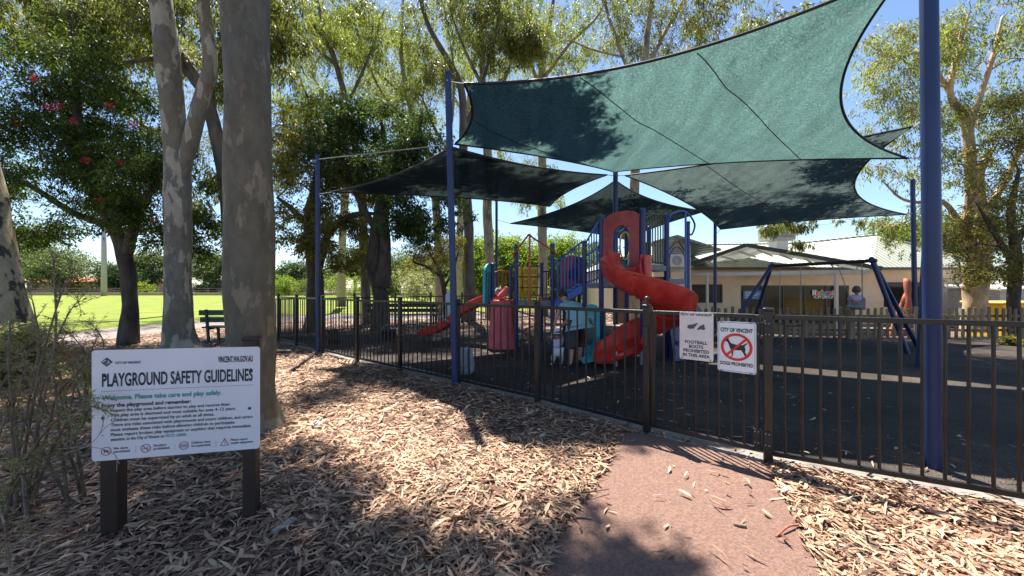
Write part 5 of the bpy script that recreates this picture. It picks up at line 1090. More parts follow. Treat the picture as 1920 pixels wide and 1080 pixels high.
# ------------------------------------------------------------------ far houses, light poles
def house(label, px0, px1, Y, pyb, pye, pyr, wm, rm, k=0, group='houses beyond the sports field'):
    x0, x1 = (px0 - 960) * Y / FPX, (px1 - 960) * Y / FPX; z0 = 0; ze = EYE + (540 - pye) * Y / FPX; zr = EYE + (540 - pyr) * Y / FPX; D = 9
    o = thing('house', label, 'house', ((x0 + x1) / 2, Y, 0), group); MB().box(((x0 + x1) / 2, Y + D / 2, ze / 2), (x1 - x0 - 1, D - 1, ze)).build('wall', wm, o)
    i = min(D / 2, (x1 - x0) / 2 - .3); a = [Vector((x0 - .4, Y - .4, ze - .1)), Vector((x1 + .4, Y - .4, ze - .1)), Vector((x1 + .4, Y + D, ze - .1)), Vector((x0 - .4, Y + D, ze - .1))]; r1 = Vector((x0 + i, Y + D / 2, zr)); r2 = Vector((x1 - i, Y + D / 2, zr))
    MB().add(a + [r1, r2], [(0, 1, 5, 4), (1, 2, 5), (2, 3, 4, 5), (3, 0, 4), (3, 2, 1, 0)]).build('roof', rm, o)
    n_ = max(2, int((x1 - x0) / 5))
    for q_ in range(n_):
        xc = x0 + (x1 - x0) * (q_ + .5) / n_; w_ = MB().box((xc, Y + .47, ze * .52), (1.7, .1, ze * .36)).build('window', 'trim_white', o); MB().box((xc, Y + .41, ze * .52), (1.5, .06, ze * .3)).build('pane', 'glass_dark', w_)
    return o
house('long tan house with terracotta roof at far left across the field', 40, 125, 84, 552, 528, 512, 'tan_wall', 'terracotta')
house('house with wide red tiled roof behind the white light pole', 142, 262, 86, 550, 527, 508, 'tan_wall', 'terracotta')
house('pale house with white gable roof between the forked trunk and big trunk', 372, 420, 82, 548, 525, 512, 'trim_white', 'roof_cream')
house('tan walled house with grey roof right of the big trunk, low behind shrubs', 500, 570, 90, 548, 528, 520, 'tan_wall', 'steel_grey')
house('terracotta house glimpsed behind the twin dark trunks', 672, 730, 88, 550, 522, 505, 'tan_wall', 'terracotta')
def lamp(label, px, Y, pyt, r_, m, head_=True):
    p = XY(px, Y); zt = EYE + (540 - pyt) * Y / FPX; o = thing('light_pole', label, 'light pole', p); MB().tube([p, p + up * zt], [r_, r_ * .7], 12).build('pole', m, o, smooth=True)
    if head_: MB().box(p + up * zt + Vector((.3, 0, 0)), (1.0, .3, .12), None, .03).build('lamp_head', m, o)
lamp('thick white floodlight pole at the far side of the field', 195, 66, 380, .42, 'pole_white'); lamp('thin brown lamp post beyond the far fence among the shrubs', 646, 40, 470, .10, 'red_timber', False)
# long low fence beyond the field
o = thing('field_rail', 'low brown rail along the far side of the sports field', 'fence', (-40, 72.5, 0))
for z in (.35, .8): MB().box((-45, 72.5, z + .55), (130, .06, .12)).build('rail', 'bark_mid', o)
mbp = MB()
for k in range(27): MB().box((-109 + k * 5, 72.5, .75), (.14, .14, 1.5)).build('post', 'bark_mid', o)
# ------------------------------------------------------------------ trees
def unit(a): return a / (np.linalg.norm(a, axis=-1, keepdims=True) + 1e-9)
def leaf_quads(c, d, L, W, rg):
    """kite shaped leaves; c base points, d directions"""
    n_ = len(c); s_ = unit(np.cross(d, unit(rg.normal(size=(n_, 3))))); nn = np.cross(d, s_); L = L[:, None]; W = W[:, None]
    bend = nn * L * .10
    v = np.stack([c, c + d * L * .42 + s_ * W / 2 + bend, c + d * L, c + d * L * .42 - s_ * W / 2 + bend], 1)
    return v.reshape(-1, 3), np.arange(n_ * 4).reshape(-1, 4)
def crown_leaves(cl, n_each, rcl, L, W, droop, rg, shell=.5):
    """cl: clump centres; leaves hang in sprays round each"""
    cl = np.asarray(cl); n_ = len(cl) * n_each; ci = np.repeat(np.arange(len(cl)), n_each)
    # sprays: several sub-centres per clump so that it is ragged
    ns = max(3, n_each // 14); sub = cl[:, None] + rg.normal(size=(len(cl), ns, 3)) * rcl * np.array([.62, .62, .42])
    si = rg.integers(0, ns, n_); base = sub[ci, si]; p = base + rg.normal(size=(n_, 3)) * rcl * .19 * (np.array([.75, .75, 1.35]) if droop > .5 else np.array([1.1, 1.1, .8]))
    d = unit(rg.normal(size=(n_, 3))) * (1 - droop) + np.array([0, 0, -1.0]) * droop + unit(p - cl[ci]) * .25; d = unit(d)
    v, f = leaf_quads(p, d, L * rg.uniform(.5, 1.3, n_), W * rg.uniform(.6, 1.2, n_), rg); return v, f, sub
def make_tree(name, label, limbs, crowns, bark, leaf, L=.12, W=.03, droop=.5, seed=1, group=None, base=None, up_pull=.12, flare=0, twig=.008, cat='tree', dens=1.0, wob=0.02, thick=1.0):
    """limbs: list of (points, radii); crowns: (centre, (rx,ry,rz), clumps, clump radius, leaves per clump)"""
    rg = np.random.default_rng(seed); base = Vector(limbs[0][0][0]) if base is None else Vector(base)
    root = thing(name, label, cat, base, group); tv, tf = [], []; off = 0; sk_p, sk_r = [], []
    def addt(p, r_, n_, cap=True):
        nonlocal off
        v, f = tube_np(p, r_, n_, cap); tv.append(v); tf.extend([tuple(i + off for i in ff) for ff in f]); off += len(v)
    for k, (pts, rad) in enumerate(limbs):
        p = catmull(pts, 10); m_ = len(p); r_ = np.interp(np.linspace(0, len(rad) - 1, m_), np.arange(len(rad)), rad)
        if wob: p[1:-1] += (np.cumsum(rg.normal(size=(m_, 3)), 0) * wob * .15 * r_.mean() * 4)[1:-1] * np.array([1, 1, .2])
        nseg = 28 if r_[0] > .15 else 12; v, f = tube_np(p, r_, nseg)
        if r_[0] > .1:  # swellings and root flare
            an = np.tile(np.arange(nseg) * 2 * math.pi / nseg, m_); hh = np.repeat(np.arange(m_), nseg); cen = p[hh]
            k1 = 1 + .05 * np.sin(an * 2 + hh * .35 + seed) + .03 * np.sin(an * 3 - hh * .8) 
            if k == 0 and flare: zz_ = np.clip((cen[:, 2] - base.z) / .55, 0, 1); k1 = k1 * (1 + flare * (1 - zz_) ** 2 * (1 + .45 * np.sin(an * 3 + seed * 2) + .25 * np.sin(an * 5 + seed)))
            v = cen + (v - cen) * k1[:, None] if len(v) == len(cen) else v
        tv.append(v); tf.extend([tuple(i + off for i in ff) for ff in f]); off += len(v)
        q0 = int(m_ * .35) if k == 0 else 0; sk_p.append(p[q0:]); sk_r.append(r_[q0:])
    cls = []; spec = []
    for (c, rr_, n_, rc, nl) in crowns:
        c = np.array(tuple(c)); x = unit(rg.normal(size=(n_, 3))) * rg.uniform(.35, 1, (n_, 1)) ** .6 * np.array(rr_); cls.append((c + x, rc, nl))
    SP = np.concatenate(sk_p); SR_ = np.concatenate(sk_r); allc = np.concatenate([c[0] for c in cls]) if cls else np.zeros((0, 3))
    if len(allc):
        order = np.argsort([np.min(np.linalg.norm(SP - c, axis=1)) for c in allc])
        for i in order:
            c = allc[i]; dd_ = SP - c; dist = np.linalg.norm(dd_, axis=1); cost = dist + np.maximum(0, dd_[:, 2]) * 1.2 + .0; j_ = int(np.argmin(cost)); p0 = SP[j_]; Ld = dist[j_]
            if Ld < .1: continue
            mid = p0 + (c - p0) * .5 + np.array([0, 0, 1]) * Ld * up_pull + rg.normal(size=3) * Ld * .10
            pp_ = catmull([p0, p0 + (mid - p0) * .5 + rg.normal(size=3) * Ld * .05, mid, (mid + c) / 2 + rg.normal(size=3) * Ld * .05, c], 4); r0 = min(SR_[j_] * .62, (.012 + .016 * Ld) * thick); rr_ = np.linspace(r0, twig, len(pp_))
            addt(pp_, rr_, 6 if r0 < .05 else 8, False); SP = np.concatenate([SP, pp_[3:]]); SR_ = np.concatenate([SR_, rr_[3:]])
    lv, lf_ = [], []; lo = 0
    for c, rc, nl in cls:
        v, f, sub = crown_leaves(c, int(nl * dens), rc, L, W, droop, rg); lv.append(v); lf_.append(f + lo); lo += len(v)
        # fine twigs from each clump out to its sprays
        q = sub.reshape(-1, 3); c0 = np.repeat(c, sub.shape[1], 0); dq = unit(q - c0); s1 = unit(np.cross(dq, np.array([.3, .2, .93]))); s2 = np.cross(dq, s1); mq = (q + c0) / 2 + np.array([0, 0, 1]) * rc * .08; ring = []
        for pt_, rr_ in ((c0, twig * .8), (mq, twig * .55), (q, twig * .3)):
            for an in (0, 2.094, 4.189): ring.append(pt_ + (s1 * math.cos(an) + s2 * math.sin(an)) * rr_)
        tv.append(np.stack(ring, 1).reshape(-1, 3)); k9 = np.arange(len(q)) * 9 + off
        for a_ in range(2):
            for j_ in range(3):
                tf.extend(map(tuple, np.stack([k9 + a_ * 3 + j_, k9 + a_ * 3 + (j_ + 1) % 3, k9 + a_ * 3 + 3 + (j_ + 1) % 3, k9 + a_ * 3 + 3 + j_], 1).tolist()))
        off += len(q) * 9
    V_ = np.concatenate(tv); o = link_mesh('trunk', V_, tf, bark, root, smooth=True)
    if lv: link_mesh('crown', np.concatenate(lv), np.concatenate(lf_), leaf, root)
    return root
def E3(px, py, Y, rpx, rpy, ry): return (P(px, py, Y), (rpx * Y / FPX, ry, rpy * Y / FPX))
def CR(px, py, Y, rpx, rpy, ry, n_, rc, nl): c, r_ = E3(px, py, Y, rpx, rpy, ry); return (c, r_, n_, rc, nl)
def SH(px, py, h, r_, n_, rc, nl, rz=.7):
    """part of a crown high above: the one whose shade falls at that ground pixel"""
    g = G(px, py); c = g + Vector((SUN.x, SUN.y, SUN.z)) * (h / SUN.z); return (c, (r_, r_, rz), n_, rc, nl)
def SHW(g, h, r_, n_, rc, nl, rz=.7):  # foliage added to a crown behind the sails to shade the rubber
    g = Vector(g); c = g + Vector((SUN.x, SUN.y, SUN.z)) * (h / SUN.z); return (c, (r_, r_, rz), n_, rc, nl)
def SS(px, py, Y, h, r_, n_, rc, nl, rz=.5):  # unseen crown clumps added up-sun of a sail to shade it
    p = P(px, py, Y); c = p + Vector((SUN.x, SUN.y, SUN.z)) * (h / SUN.z); return (c, (r_, r_, rz), n_, rc, nl)
def PT(Y, *pp): return [P(x, y, Y + (k[0] if k else 0)) for x, y, *k in pp]

# 1 the big near trunk; its crown is above the frame and shades the litter
b = G(478, 800); 
make_tree('gum_tree', 'large grey mottled gum trunk close behind the notice board',
    [([Vector((b.x, 3.72, -.1)), P(472, 700, 3.72), P(468, 400, 3.72), P(463, 100, 3.75), P(461, -100, 3.8), Vector((-2.7, 4.0, 6.5)), Vector((-2.6, 4.4, 8.5)), Vector((-2.2, 4.9, 10.5))], [.245, .215, .206, .204, .195, .18, .14, .07]),
     ([Vector((-2.7, 4.0, 6.3)), Vector((-2.0, 4.4, 7.6)), Vector((-1.4, 5.2, 9.0)), Vector((-1.1, 6.4, 10.4))], [.11, .08, .05, .02]),
     ([Vector((-2.68, 4.1, 6.9)), Vector((-3.4, 4.6, 8.0)), Vector((-4.5, 5.4, 9.2))], [.11, .08, .03])],
    [SH(780, 1180, 8.5, .55, 11, .30, 170), SH(400, 1080, 8.0, .6, 16, .3, 260), SH(470, 1010, 8.0, .6, 18, .30, 260), SH(650, 1160, 8.0, .5, 12, .28, 240), SH(980, 1010, 8.8, .28, 4, .2, 150), SH(1110, 1060, 8.2, .42, 8, .22, 170), SH(300, 960, 8.6, 1.0, 30, .4, 260), SH(1300, 1130, 8.8, .28, 4, .2, 150), SH(700, 722, 12.5, .75, 15, .32, 200), SH(880, 730, 12.5, .65, 14, .30, 200), SH(1060, 755, 12.5, .5, 12, .26, 200), SH(590, 745, 12.5, .5, 7, .3, 170), SH(350, 800, 10.5, 1.0, 26, .4, 260)],
    'bark_near', 'leaf_gum', L=.15, W=.03, droop=.6, seed=11, flare=.42, group=None)
# 2 the forked trunk
make_tree('gum_tree', 'grey and cream mottled gum trunk that forks, behind the notice board',
    [([Vector((-7.08, 8.05, -.1)), P(335, 610, 8.05), P(332, 450, 8.05), P(330, 300, 8.05), P(314, 130, 8.05), P(300, 0, 8.1), P(285, -140, 8.2), P(270, -320, 8.6)], [.34, .255, .235, .225, .215, .20, .16, .1]),
     ([P(334, 372, 8.05), P(344, 312, 8.0), P(358, 262, 7.95), P(376, 190, 7.9), P(394, 120, 7.9), P(384, 30, 7.9), P(380, -60, 7.95), P(400, -260, 8.1)], [.08, .13, .15, .14, .13, .12, .10, .06])],
    [CR(250, -330, 8.6, 180, 120, 1.6, 22, .45, 190), CR(420, -300, 8.0, 120, 110, 1.3, 14, .42, 190), SH(330, 745, 9.5, 1.1, 14, .42, 190), SH(120, 760, 9, 1.2, 16, .45, 190), SH(200, 700, 9.5, 1.3, 14, .45, 190)],
    'bark_fork', 'leaf_gum', L=.15, W=.03, droop=.6, seed=12, flare=.42)
# 3 left edge
make_tree('gum_tree', 'pale gum trunk speckled with dark spots leaning out at the left edge',
    [([P(30, 705, 6.2), P(12, 600, 6.2), P(-12, 450, 6.2), P(-40, 300, 6.2), P(-90, 100, 6.2), P(-150, -120, 6.3), P(-190, -300, 6.4)], [.34, .26, .215, .20, .18, .15, .1])],
    [CR(-160, -250, 6.6, 170, 120, 1.4, 16, .4, 160), SH(60, 820, 9, 1.3, 30, .45, 260), SH(60, 950, 9, 1.1, 28, .45, 260)], 'bark_edge', 'leaf_gum', L=.15, W=.03, droop=.6, seed=13, flare=.3)
# 4 dark red-flowering tree
t4 = make_tree('flowering_tree', 'dense dark green tree with red blossoms and a curving dark trunk at the left',
    [([P(240, 645, 9.3), P(244, 570, 9.3), P(236, 490, 9.3), P(212, 420, 9.3), P(172, 350, 9.3), P(150, 260, 9.3), P(140, 120, 9.3), P(130, 20, 9.3)], [.21, .155, .15, .145, .12, .09, .06, .03]),
     ([P(236, 480, 9.3), P(260, 400, 9.2), P(300, 330, 9.1), P(350, 260, 9.1)], [.12, .09, .07, .04]),
     ([P(215, 425, 9.3), P(140, 400, 9.4), P(60, 350, 9.5), P(-10, 320, 9.5)], [.10, .08, .06, .03])],
    [CR(110, 330, 9.6, 185, 125, 2.0, 60, .40, 230), CR(90, 140, 9.6, 165, 105, 1.7, 40, .40, 190), CR(300, 380, 9.2, 105, 85, 1.2, 28, .34, 210), CR(215, 250, 9.8, 130, 110, 1.4, 36, .36, 200), CR(390, 440, 9.6, 45, 40, .8, 9, .3, 200), CR(-60, 420, 9.2, 120, 60, 1.4, 16, .4, 200)],
    'bark_dark', 'leaf_dense', L=.115, W=.036, droop=.45, seed=14, dens=1.75)
rg = np.random.default_rng(4); fl = MB()
vv, ff = [], []; o_ = 0
for (px, py) in ((100, 205), (112, 196), (136, 226), (88, 200), (248, 233), (206, 198), (65, 148), (290, 412), (160, 300), (190, 375), (225, 305), (30, 230)):
    c = np.array(tuple(P(px, py, 8.1 + rg.uniform(-.1, .3)))); m_ = 60; d = unit(rg.normal(size=(m_, 3))); v, f = leaf_quads(np.repeat(c[None], m_, 0) + rg.normal(size=(m_, 3)) * .035, d, np.full(m_, .05), np.full(m_, .010), rg); vv.append(v); ff.append(f + o_); o_ += len(v)
fo = link_mesh('blossom', np.concatenate(vv), np.concatenate(ff), 'flower_red', t4); fo['kind'] = 'stuff'
# 5,6 dark trees in the middle left
make_tree('shade_tree', 'dark tree with a curving trunk right behind the leftmost blue post',
    [([P(590, 622, 12.9), P(592, 540, 12.9), P(585, 470, 12.9), P(582, 400, 12.9), P(592, 340, 12.9), P(600, 280, 12.9)], [.33, .25, .23, .21, .15, .07]),
     ([P(596, 500, 12.9), P(616, 440, 12.8), P(660, 405, 12.7), P(705, 400, 12.6)], [.16, .13, .10, .05]),
     ([P(584, 430, 12.9), P(545, 390, 12.9), P(520, 370, 12.9)], [.12, .09, .05])],
    [CR(595, 300, 13.0, 75, 75, 1.7, 34, .42, 210), CR(560, 420, 12.8, 55, 60, 1.2, 14, .36, 190), CR(640, 455, 12.6, 60, 50, 1.2, 22, .34, 200), CR(655, 350, 13.0, 60, 60, 1.4, 18, .4, 200), CR(535, 260, 13.2, 40, 60, 1.2, 9, .4, 150)],
    'bark_dark', 'leaf_olive', L=.12, W=.045, droop=.45, seed=15, flare=.2, dens=1.7)
make_tree('shade_tree', 'dark glossy leaved tree with twin dark trunks behind the left fence',
    [([P(712, 632, 12.4), P(714, 560, 12.4), P(700, 500, 12.4), P(704, 430, 12.4), P(716, 360, 12.4), P(722, 290, 12.4), P(715, 230, 12.4)], [.32, .25, .21, .18, .15, .11, .06]),
     ([P(716, 540, 12.35), P(722, 470, 12.35), P(720, 400, 12.35), P(735, 320, 12.3), P(760, 270, 12.2)], [.26, .19, .16, .11, .05]),
     ([P(704, 430, 12.4), P(670, 370, 12.4), P(640, 300, 12.4)], [.12, .09, .04])],
    [CR(710, 265, 12.2, 105, 95, 1.9, 42, .42, 220), CR(640, 260, 12.6, 75, 70, 1.4, 24, .40, 210), CR(780, 300, 12.2, 65, 70, 1.3, 20, .38, 210), CR(800, 415, 11.8, 45, 38, .9, 12, .28, 190), CR(740, 400, 12.0, 60, 45, 1.0, 16, .34, 200), CR(850, 390, 12.2, 45, 45, .9, 9, .3, 170)],
    'bark_dark', 'leaf_glossy', L=.13, W=.05, droop=.45, seed=16, flare=.25, dens=1.35)
# tall light gums behind
def gum(label, Y, trunk, rad, limbs, crowns, seed, bark='bark_pale', leaf='leaf_gum_light', **k):
    L_ = [([P(x, y, Y) for x, y in trunk], rad)] + [([P(x, y, Y + dy) for x, y, dy in l_], r_) for l_, r_ in limbs]
    return make_tree('gum_tree', label, L_, crowns, bark, leaf, L=.19, W=.044, droop=.62, seed=seed, dens=1.5, group='tall thin gums behind the play area', **k)
gum('slender spotted gum whose pale trunk stands just left of the tall blue post', 18.5, [(824, 592), (822, 500), (818, 400), (805, 300), (770, 200), (752, 90), (760, -60)], [.24, .20, .19, .17, .13, .09, .04],
    [([(812, 340, 0), (845, 240, .5), (850, 120, .7), (830, 0, .9)], [.10, .08, .06, .03]), ([(790, 250, 0), (720, 180, -.5), (680, 90, -.8), (660, 20, -1)], [.09, .07, .05, .03]), ([(768, 190, 0), (700, 130, -.3), (600, 70, -.5)], [.08, .05, .03])],
    [CR(700, 110, 18.5, 110, 90, 2.4, 44, .62, 150), CR(830, 60, 18.5, 80, 80, 2.4, 34, .6, 150), CR(620, 50, 18, 80, 60, 2, 20, .6, 140), CR(760, 200, 18.5, 90, 60, 2, 22, .5, 140)], 21)
gum('gum with a darker grey trunk just right of the tall blue post', 15.5, [(880, 606), (880, 500), (877, 400), (868, 280), (862, 160), (800, 40), (770, -100)], [.24, .21, .20, .17, .14, .10, .05],
    [([(866, 260, 0), (905, 150, .5), (930, 60, .6), (940, -20, .8)], [.11, .09, .06, .03]), ([(872, 330, 0), (820, 250, -.5), (790, 180, -.6)], [.08, .06, .03])],
    [CR(860, -10, 15.5, 110, 60, 2, 26, .55, 150), CR(930, 90, 15.8, 60, 60, 1.8, 18, .48, 130), CR(815, 160, 15.2, 50, 50, 1.5, 12, .45, 130), SS(930, 200, 5.9, 5, .48, 19, .34, 360), SS(1045, 195, 6.1, 5, .5, 19, .34, 360), SS(960, 245, 6.4, 5, .45, 7, .3, 200), SS(1090, 272, 7.4, 7.2, .65, 16, .32, 300), SS(720, 345, 7.9, 9, .7, 19, .4, 160), SS(860, 340, 7.6, 9, .9, 30, .4, 170), SS(960, 345, 8.8, 10, .9, 26, .4, 160), SS(1040, 355, 10.2, 12, .8, 19, .4, 160)], 22, bark='bark_mid', leaf='leaf_gum')
gum('spotted pale gum trunk behind the yellow game panel, right of the darker one', 17.5, [(920, 595), (919, 500), (914, 400), (915, 300), (908, 200), (903, 100), (900, -60)], [.26, .22, .21, .20, .17, .13, .06],
    [([(910, 230, 0), (950, 140, .4), (985, 40, .6), (990, -40, .7)], [.10, .08, .06, .03]), ([(908, 170, 0), (870, 90, -.5), (840, 10, -.6)], [.09, .07, .03])],
    [CR(915, 40, 17.5, 90, 70, 2.2, 30, .55, 140), CR(990, 60, 17.5, 50, 70, 1.8, 16, .5, 120), CR(950, 300, 17.5, 50, 60, 1.5, 8, .4, 120)], 23)
gum('tall gum with forking branches rising behind the orange climber', 19, [(1018, 592), (1018, 500), (1016, 400), (1017, 300), (1018, 200), (1016, 130), (1035, 20), (1050, -80)], [.27, .24, .22, .21, .20, .17, .10, .05],
    [([(1017, 180, 0), (985, 90, .4), (955, 20, .6), (940, -60, .7)], [.11, .09, .07, .03]), ([(1017, 150, 0), (1070, 80, -.5), (1120, 30, -.6), (1150, -40, -.6)], [.11, .08, .06, .03]), ([(1018, 220, 0), (1060, 170, .5), (1100, 110, .5)], [.07, .05, .03]), ([(1015, 360, 0), (1045, 350, .4), (1070, 330, .6)], [.07, .06, .03])],
    [CR(1010, 60, 19, 85, 60, 2, 24, .5, 120), CR(1110, 60, 19, 80, 70, 2, 26, .5, 120), CR(1050, 140, 19, 70, 50, 1.6, 14, .45, 110), CR(1000, 350, 19, 60, 50, 1.6, 10, .45, 110)], 24)
gum('gum behind the play tower, its foliage above the largest sail and drooping right of it', 16.5, [(1186, 600), (1186, 520), (1188, 400), (1195, 250), (1210, 100), (1230, -60)], [.26, .24, .22, .20, .15, .08],
    [([(1205, 140, 0), (1270, 20, .4), (1330, -60, .6)], [.12, .09, .05]), ([(1196, 230, 0), (1300, 130, .5), (1400, 200, .5), (1450, 330, .3), (1500, 410, 0)], [.12, .10, .07, .05, .02]), ([(1200, 180, 0), (1150, 60, .5), (1120, -50, .6)], [.10, .08, .04])],
    [CR(1240, 50, 16.5, 110, 50, 2, 32, .5, 140), CR(1350, 55, 16.5, 60, 40, 1.6, 14, .45, 140), CR(1190, -40, 16.5, 110, 60, 2, 20, .55, 140), CR(1465, 425, 15.6, 38, 28, .8, 11, .26, 130), CR(1530, 405, 15.6, 60, 16, .7, 10, .22, 70), CR(1600, 420, 15.5, 40, 10, .5, 5, .18, 40), CR(1500, 455, 15.6, 25, 10, .5, 4, .2, 60), SHW((8.3, 6.3, 0), 7.8, 1.0, 18, .4, 260), SHW((9.8, 6.6, 0), 8.5, .9, 12, .4, 240), SS(1300, 400, 11.8, 4, .9, 22, .4, 170), SS(1420, 400, 11.4, 4, .9, 24, .4, 170), SS(1540, 395, 10.6, 4, .8, 19, .4, 170), SS(1250, 360, 10.6, 4, .6, 6, .4, 150), SS(1060, 410, 12.2, 8, .9, 26, .4, 170), SS(1180, 400, 12.0, 4, 1.0, 26, .4, 170)], 25, leaf='leaf_gum')
gum('leaning gum behind the dark twin trunked tree, branching out of the top of the picture', 15, [(688, 606), (684, 500), (676, 350), (656, 220), (632, 130), (604, 40), (580, -60)], [.20, .17, .15, .13, .11, .08, .04],
    [([(650, 200, 0), (690, 110, .4), (720, 20, .5)], [.07, .05, .03]), ([(628, 120, 0), (560, 60, -.3), (530, 0, -.4)], [.06, .05, .03]), ([(672, 320, 0), (600, 230, -.3), (555, 130, -.5)], [.07, .05, .03])],
    [CR(560, 60, 15, 70, 60, 1.8, 26, .48, 140), CR(660, 60, 15, 60, 60, 1.6, 20, .48, 140), CR(560, 170, 15, 50, 50, 1.4, 10, .42, 130), CR(620, 190, 15, 50, 40, 1.4, 9, .4, 130)], 26, bark='bark_mid')
gum('distant tall gum with airy crown seen between the leftmost blue post and the tall post', 26, [(640, 575), (642, 450), (650, 300), (640, 150), (650, 20)], [.3, .26, .22, .15, .05], [([(650, 280, 0), (700, 200, .5), (730, 120, .6)], [.12, .09, .04]), ([(645, 220, 0), (590, 150, .5), (560, 90, .6)], [.12, .09, .04])],
    [CR(640, 100, 26, 120, 90, 3, 40, .8, 130), CR(730, 200, 26, 70, 80, 2.5, 20, .7, 130), CR(540, 180, 26, 60, 80, 2.5, 16, .7, 130)], 41)
gum('distant gum whose crown fills the gap between the two middle gum trunks', 27, [(860, 575), (862, 450), (870, 300), (880, 180), (900, 60)], [.3, .26, .22, .15, .05], [([(868, 280, 0), (920, 200, .5), (960, 120, .6)], [.12, .09, .04]), ([(875, 220, 0), (820, 130, .5), (800, 70, .6)], [.12, .09, .04])],
    [CR(880, 130, 27, 90, 90, 3, 34, .8, 130), CR(970, 90, 27, 60, 70, 2.5, 16, .7, 120), CR(960, 330, 27, 70, 60, 2.2, 14, .7, 120), CR(1060, 60, 27, 70, 60, 2.2, 16, .7, 120), CR(790, 90, 27, 60, 70, 2.2, 16, .7, 120)], 42)
gum('distant gum behind the red flowering tree at the left', 20, [(338, 600), (335, 450), (330, 300), (300, 150), (260, 0)], [.22, .2, .18, .13, .05], [([(330, 280, 0), (200, 180, .5), (120, 100, .6)], [.12, .09, .04])],
    [CR(250, 120, 20, 110, 90, 2.4, 34, .65, 140), CR(100, 60, 20, 110, 70, 2.2, 26, .65, 140), CR(430, 250, 20, 50, 100, 2, 18, .6, 130), CR(380, 60, 20, 70, 70, 2, 18, .6, 130), CR(520, 320, 20, 40, 60, 1.6, 9, .5, 130)], 43, leaf='leaf_gum')
make_tree('gum_tree', 'leaning grey gum between the forked trunk and the big trunk, limbs reaching left',
    [([P(446, 640, 11), P(440, 520, 11), P(428, 380, 11), P(415, 300, 11), P(385, 180, 11), P(340, 100, 11), P(290, 40, 11), P(240, -30, 11)], [.24, .22, .2, .18, .16, .13, .1, .06]),
     ([P(372, 165, 11), P(330, 118, 10.8), P(270, 112, 10.6), P(200, 128, 10.4), P(120, 140, 10.2), P(30, 152, 10)], [.09, .075, .06, .05, .035, .015]),
     ([P(405, 260, 11), P(400, 150, 11.2), P(440, 40, 11.3), P(470, -50, 11.3)], [.10, .08, .06, .03])],
    [CR(330, 60, 11, 110, 70, 1.8, 34, .44, 150), CR(520, 60, 11, 60, 80, 1.4, 22, .42, 160), CR(180, 40, 10.8, 110, 60, 1.6, 30, .42, 150), CR(420, 130, 11, 60, 60, 1.4, 12, .4, 140), CR(40, 40, 10.5, 90, 60, 1.4, 20, .42, 150), CR(400, 380, 11.2, 40, 60, 1, 10, .36, 150)],
    'bark_mid', 'leaf_gum', L=.16, W=.04, droop=.62, seed=27, dens=1.9)
# small crooked tree, right hand trees
make_tree('small_tree', 'small crooked tree with bare twisting branches behind the far fence',
    [([P(838, 604, 14.5), P(835, 560, 14.5), P(828, 520, 14.5), P(815, 490, 14.5), P(800, 465, 14.5)], [.13, .11, .09, .06, .03]), ([P(828, 520, 14.5), P(800, 500, 14.5), P(775, 490, 14.6), P(785, 465, 14.6)], [.06, .045, .035, .02]), ([P(833, 540, 14.5), P(850, 505, 14.4), P(860, 470, 14.4)], [.06, .045, .02])],
    [CR(820, 475, 14.5, 55, 35, 1.2, 18, .3, 110), CR(855, 470, 14.5, 30, 40, .9, 9, .3, 110)], 'bark_dark', 'leaf_olive', L=.10, W=.035, droop=.4, seed=28, dens=2)
make_tree('gum_tree', 'large cream barked gum with thick forking limbs at the right of the hall',
    [([P(1830, 622, 12.6), P(1830, 560, 12.6), P(1832, 500, 12.6), P(1846, 455, 12.6), P(1842, 390, 12.6), P(1838, 330, 12.6), P(1860, 280, 12.6)], [.36, .29, .30, .26, .17, .13, .09]),
     ([P(1832, 490, 12.55), P(1812, 430, 12.5), P(1822, 370, 12.4), P(1818, 270, 12.3), P(1808, 220, 12.3), P(1782, 175, 12.2), P(1796, 100, 12.2), P(1815, 30, 12.2)], [.20, .16, .14, .14, .12, .08, .06, .03]),
     ([P(1812, 255, 12.3), P(1835, 190, 12.2), P(1860, 110, 12.1), P(1880, 30, 12.1)], [.11, .08, .06, .03]),
     ([P(1812, 435, 12.5), P(1770, 380, 12.5), P(1730, 380, 12.6), P(1690, 372, 12.7), P(1655, 340, 12.8)], [.09, .07, .055, .04, .02]),
     ([P(1800, 210, 12.3), P(1760, 140, 12.4), P(1720, 100, 12.6), P(1680, 110, 12.8), P(1640, 90, 13)], [.08, .06, .05, .035, .02]),
     ([P(1845, 400, 12.6), P(1890, 330, 12.5), P(1930, 230, 12.4), P(1960, 150, 12.3)], [.12, .09, .07, .04])],
    [CR(1700, 110, 12.8, 70, 90, 1.6, 34, .42, 110), CR(1680, 260, 12.8, 55, 90, 1.4, 24, .4, 100), CR(1850, 60, 12.3, 90, 70, 1.6, 34, .42, 110), CR(1800, 200, 12.6, 70, 60, 1.3, 16, .38, 100), CR(1710, 420, 12.8, 50, 50, 1, 12, .34, 90), CR(1900, 180, 12.4, 60, 80, 1.3, 18, .4, 110), CR(1790, 330, 12.8, 70, 50, 1.3, 12, .36, 90)],
    'bark_cream', 'leaf_gum_light', L=.15, W=.034, droop=.6, seed=31, thick=1.3, up_pull=.2, dens=1.7)
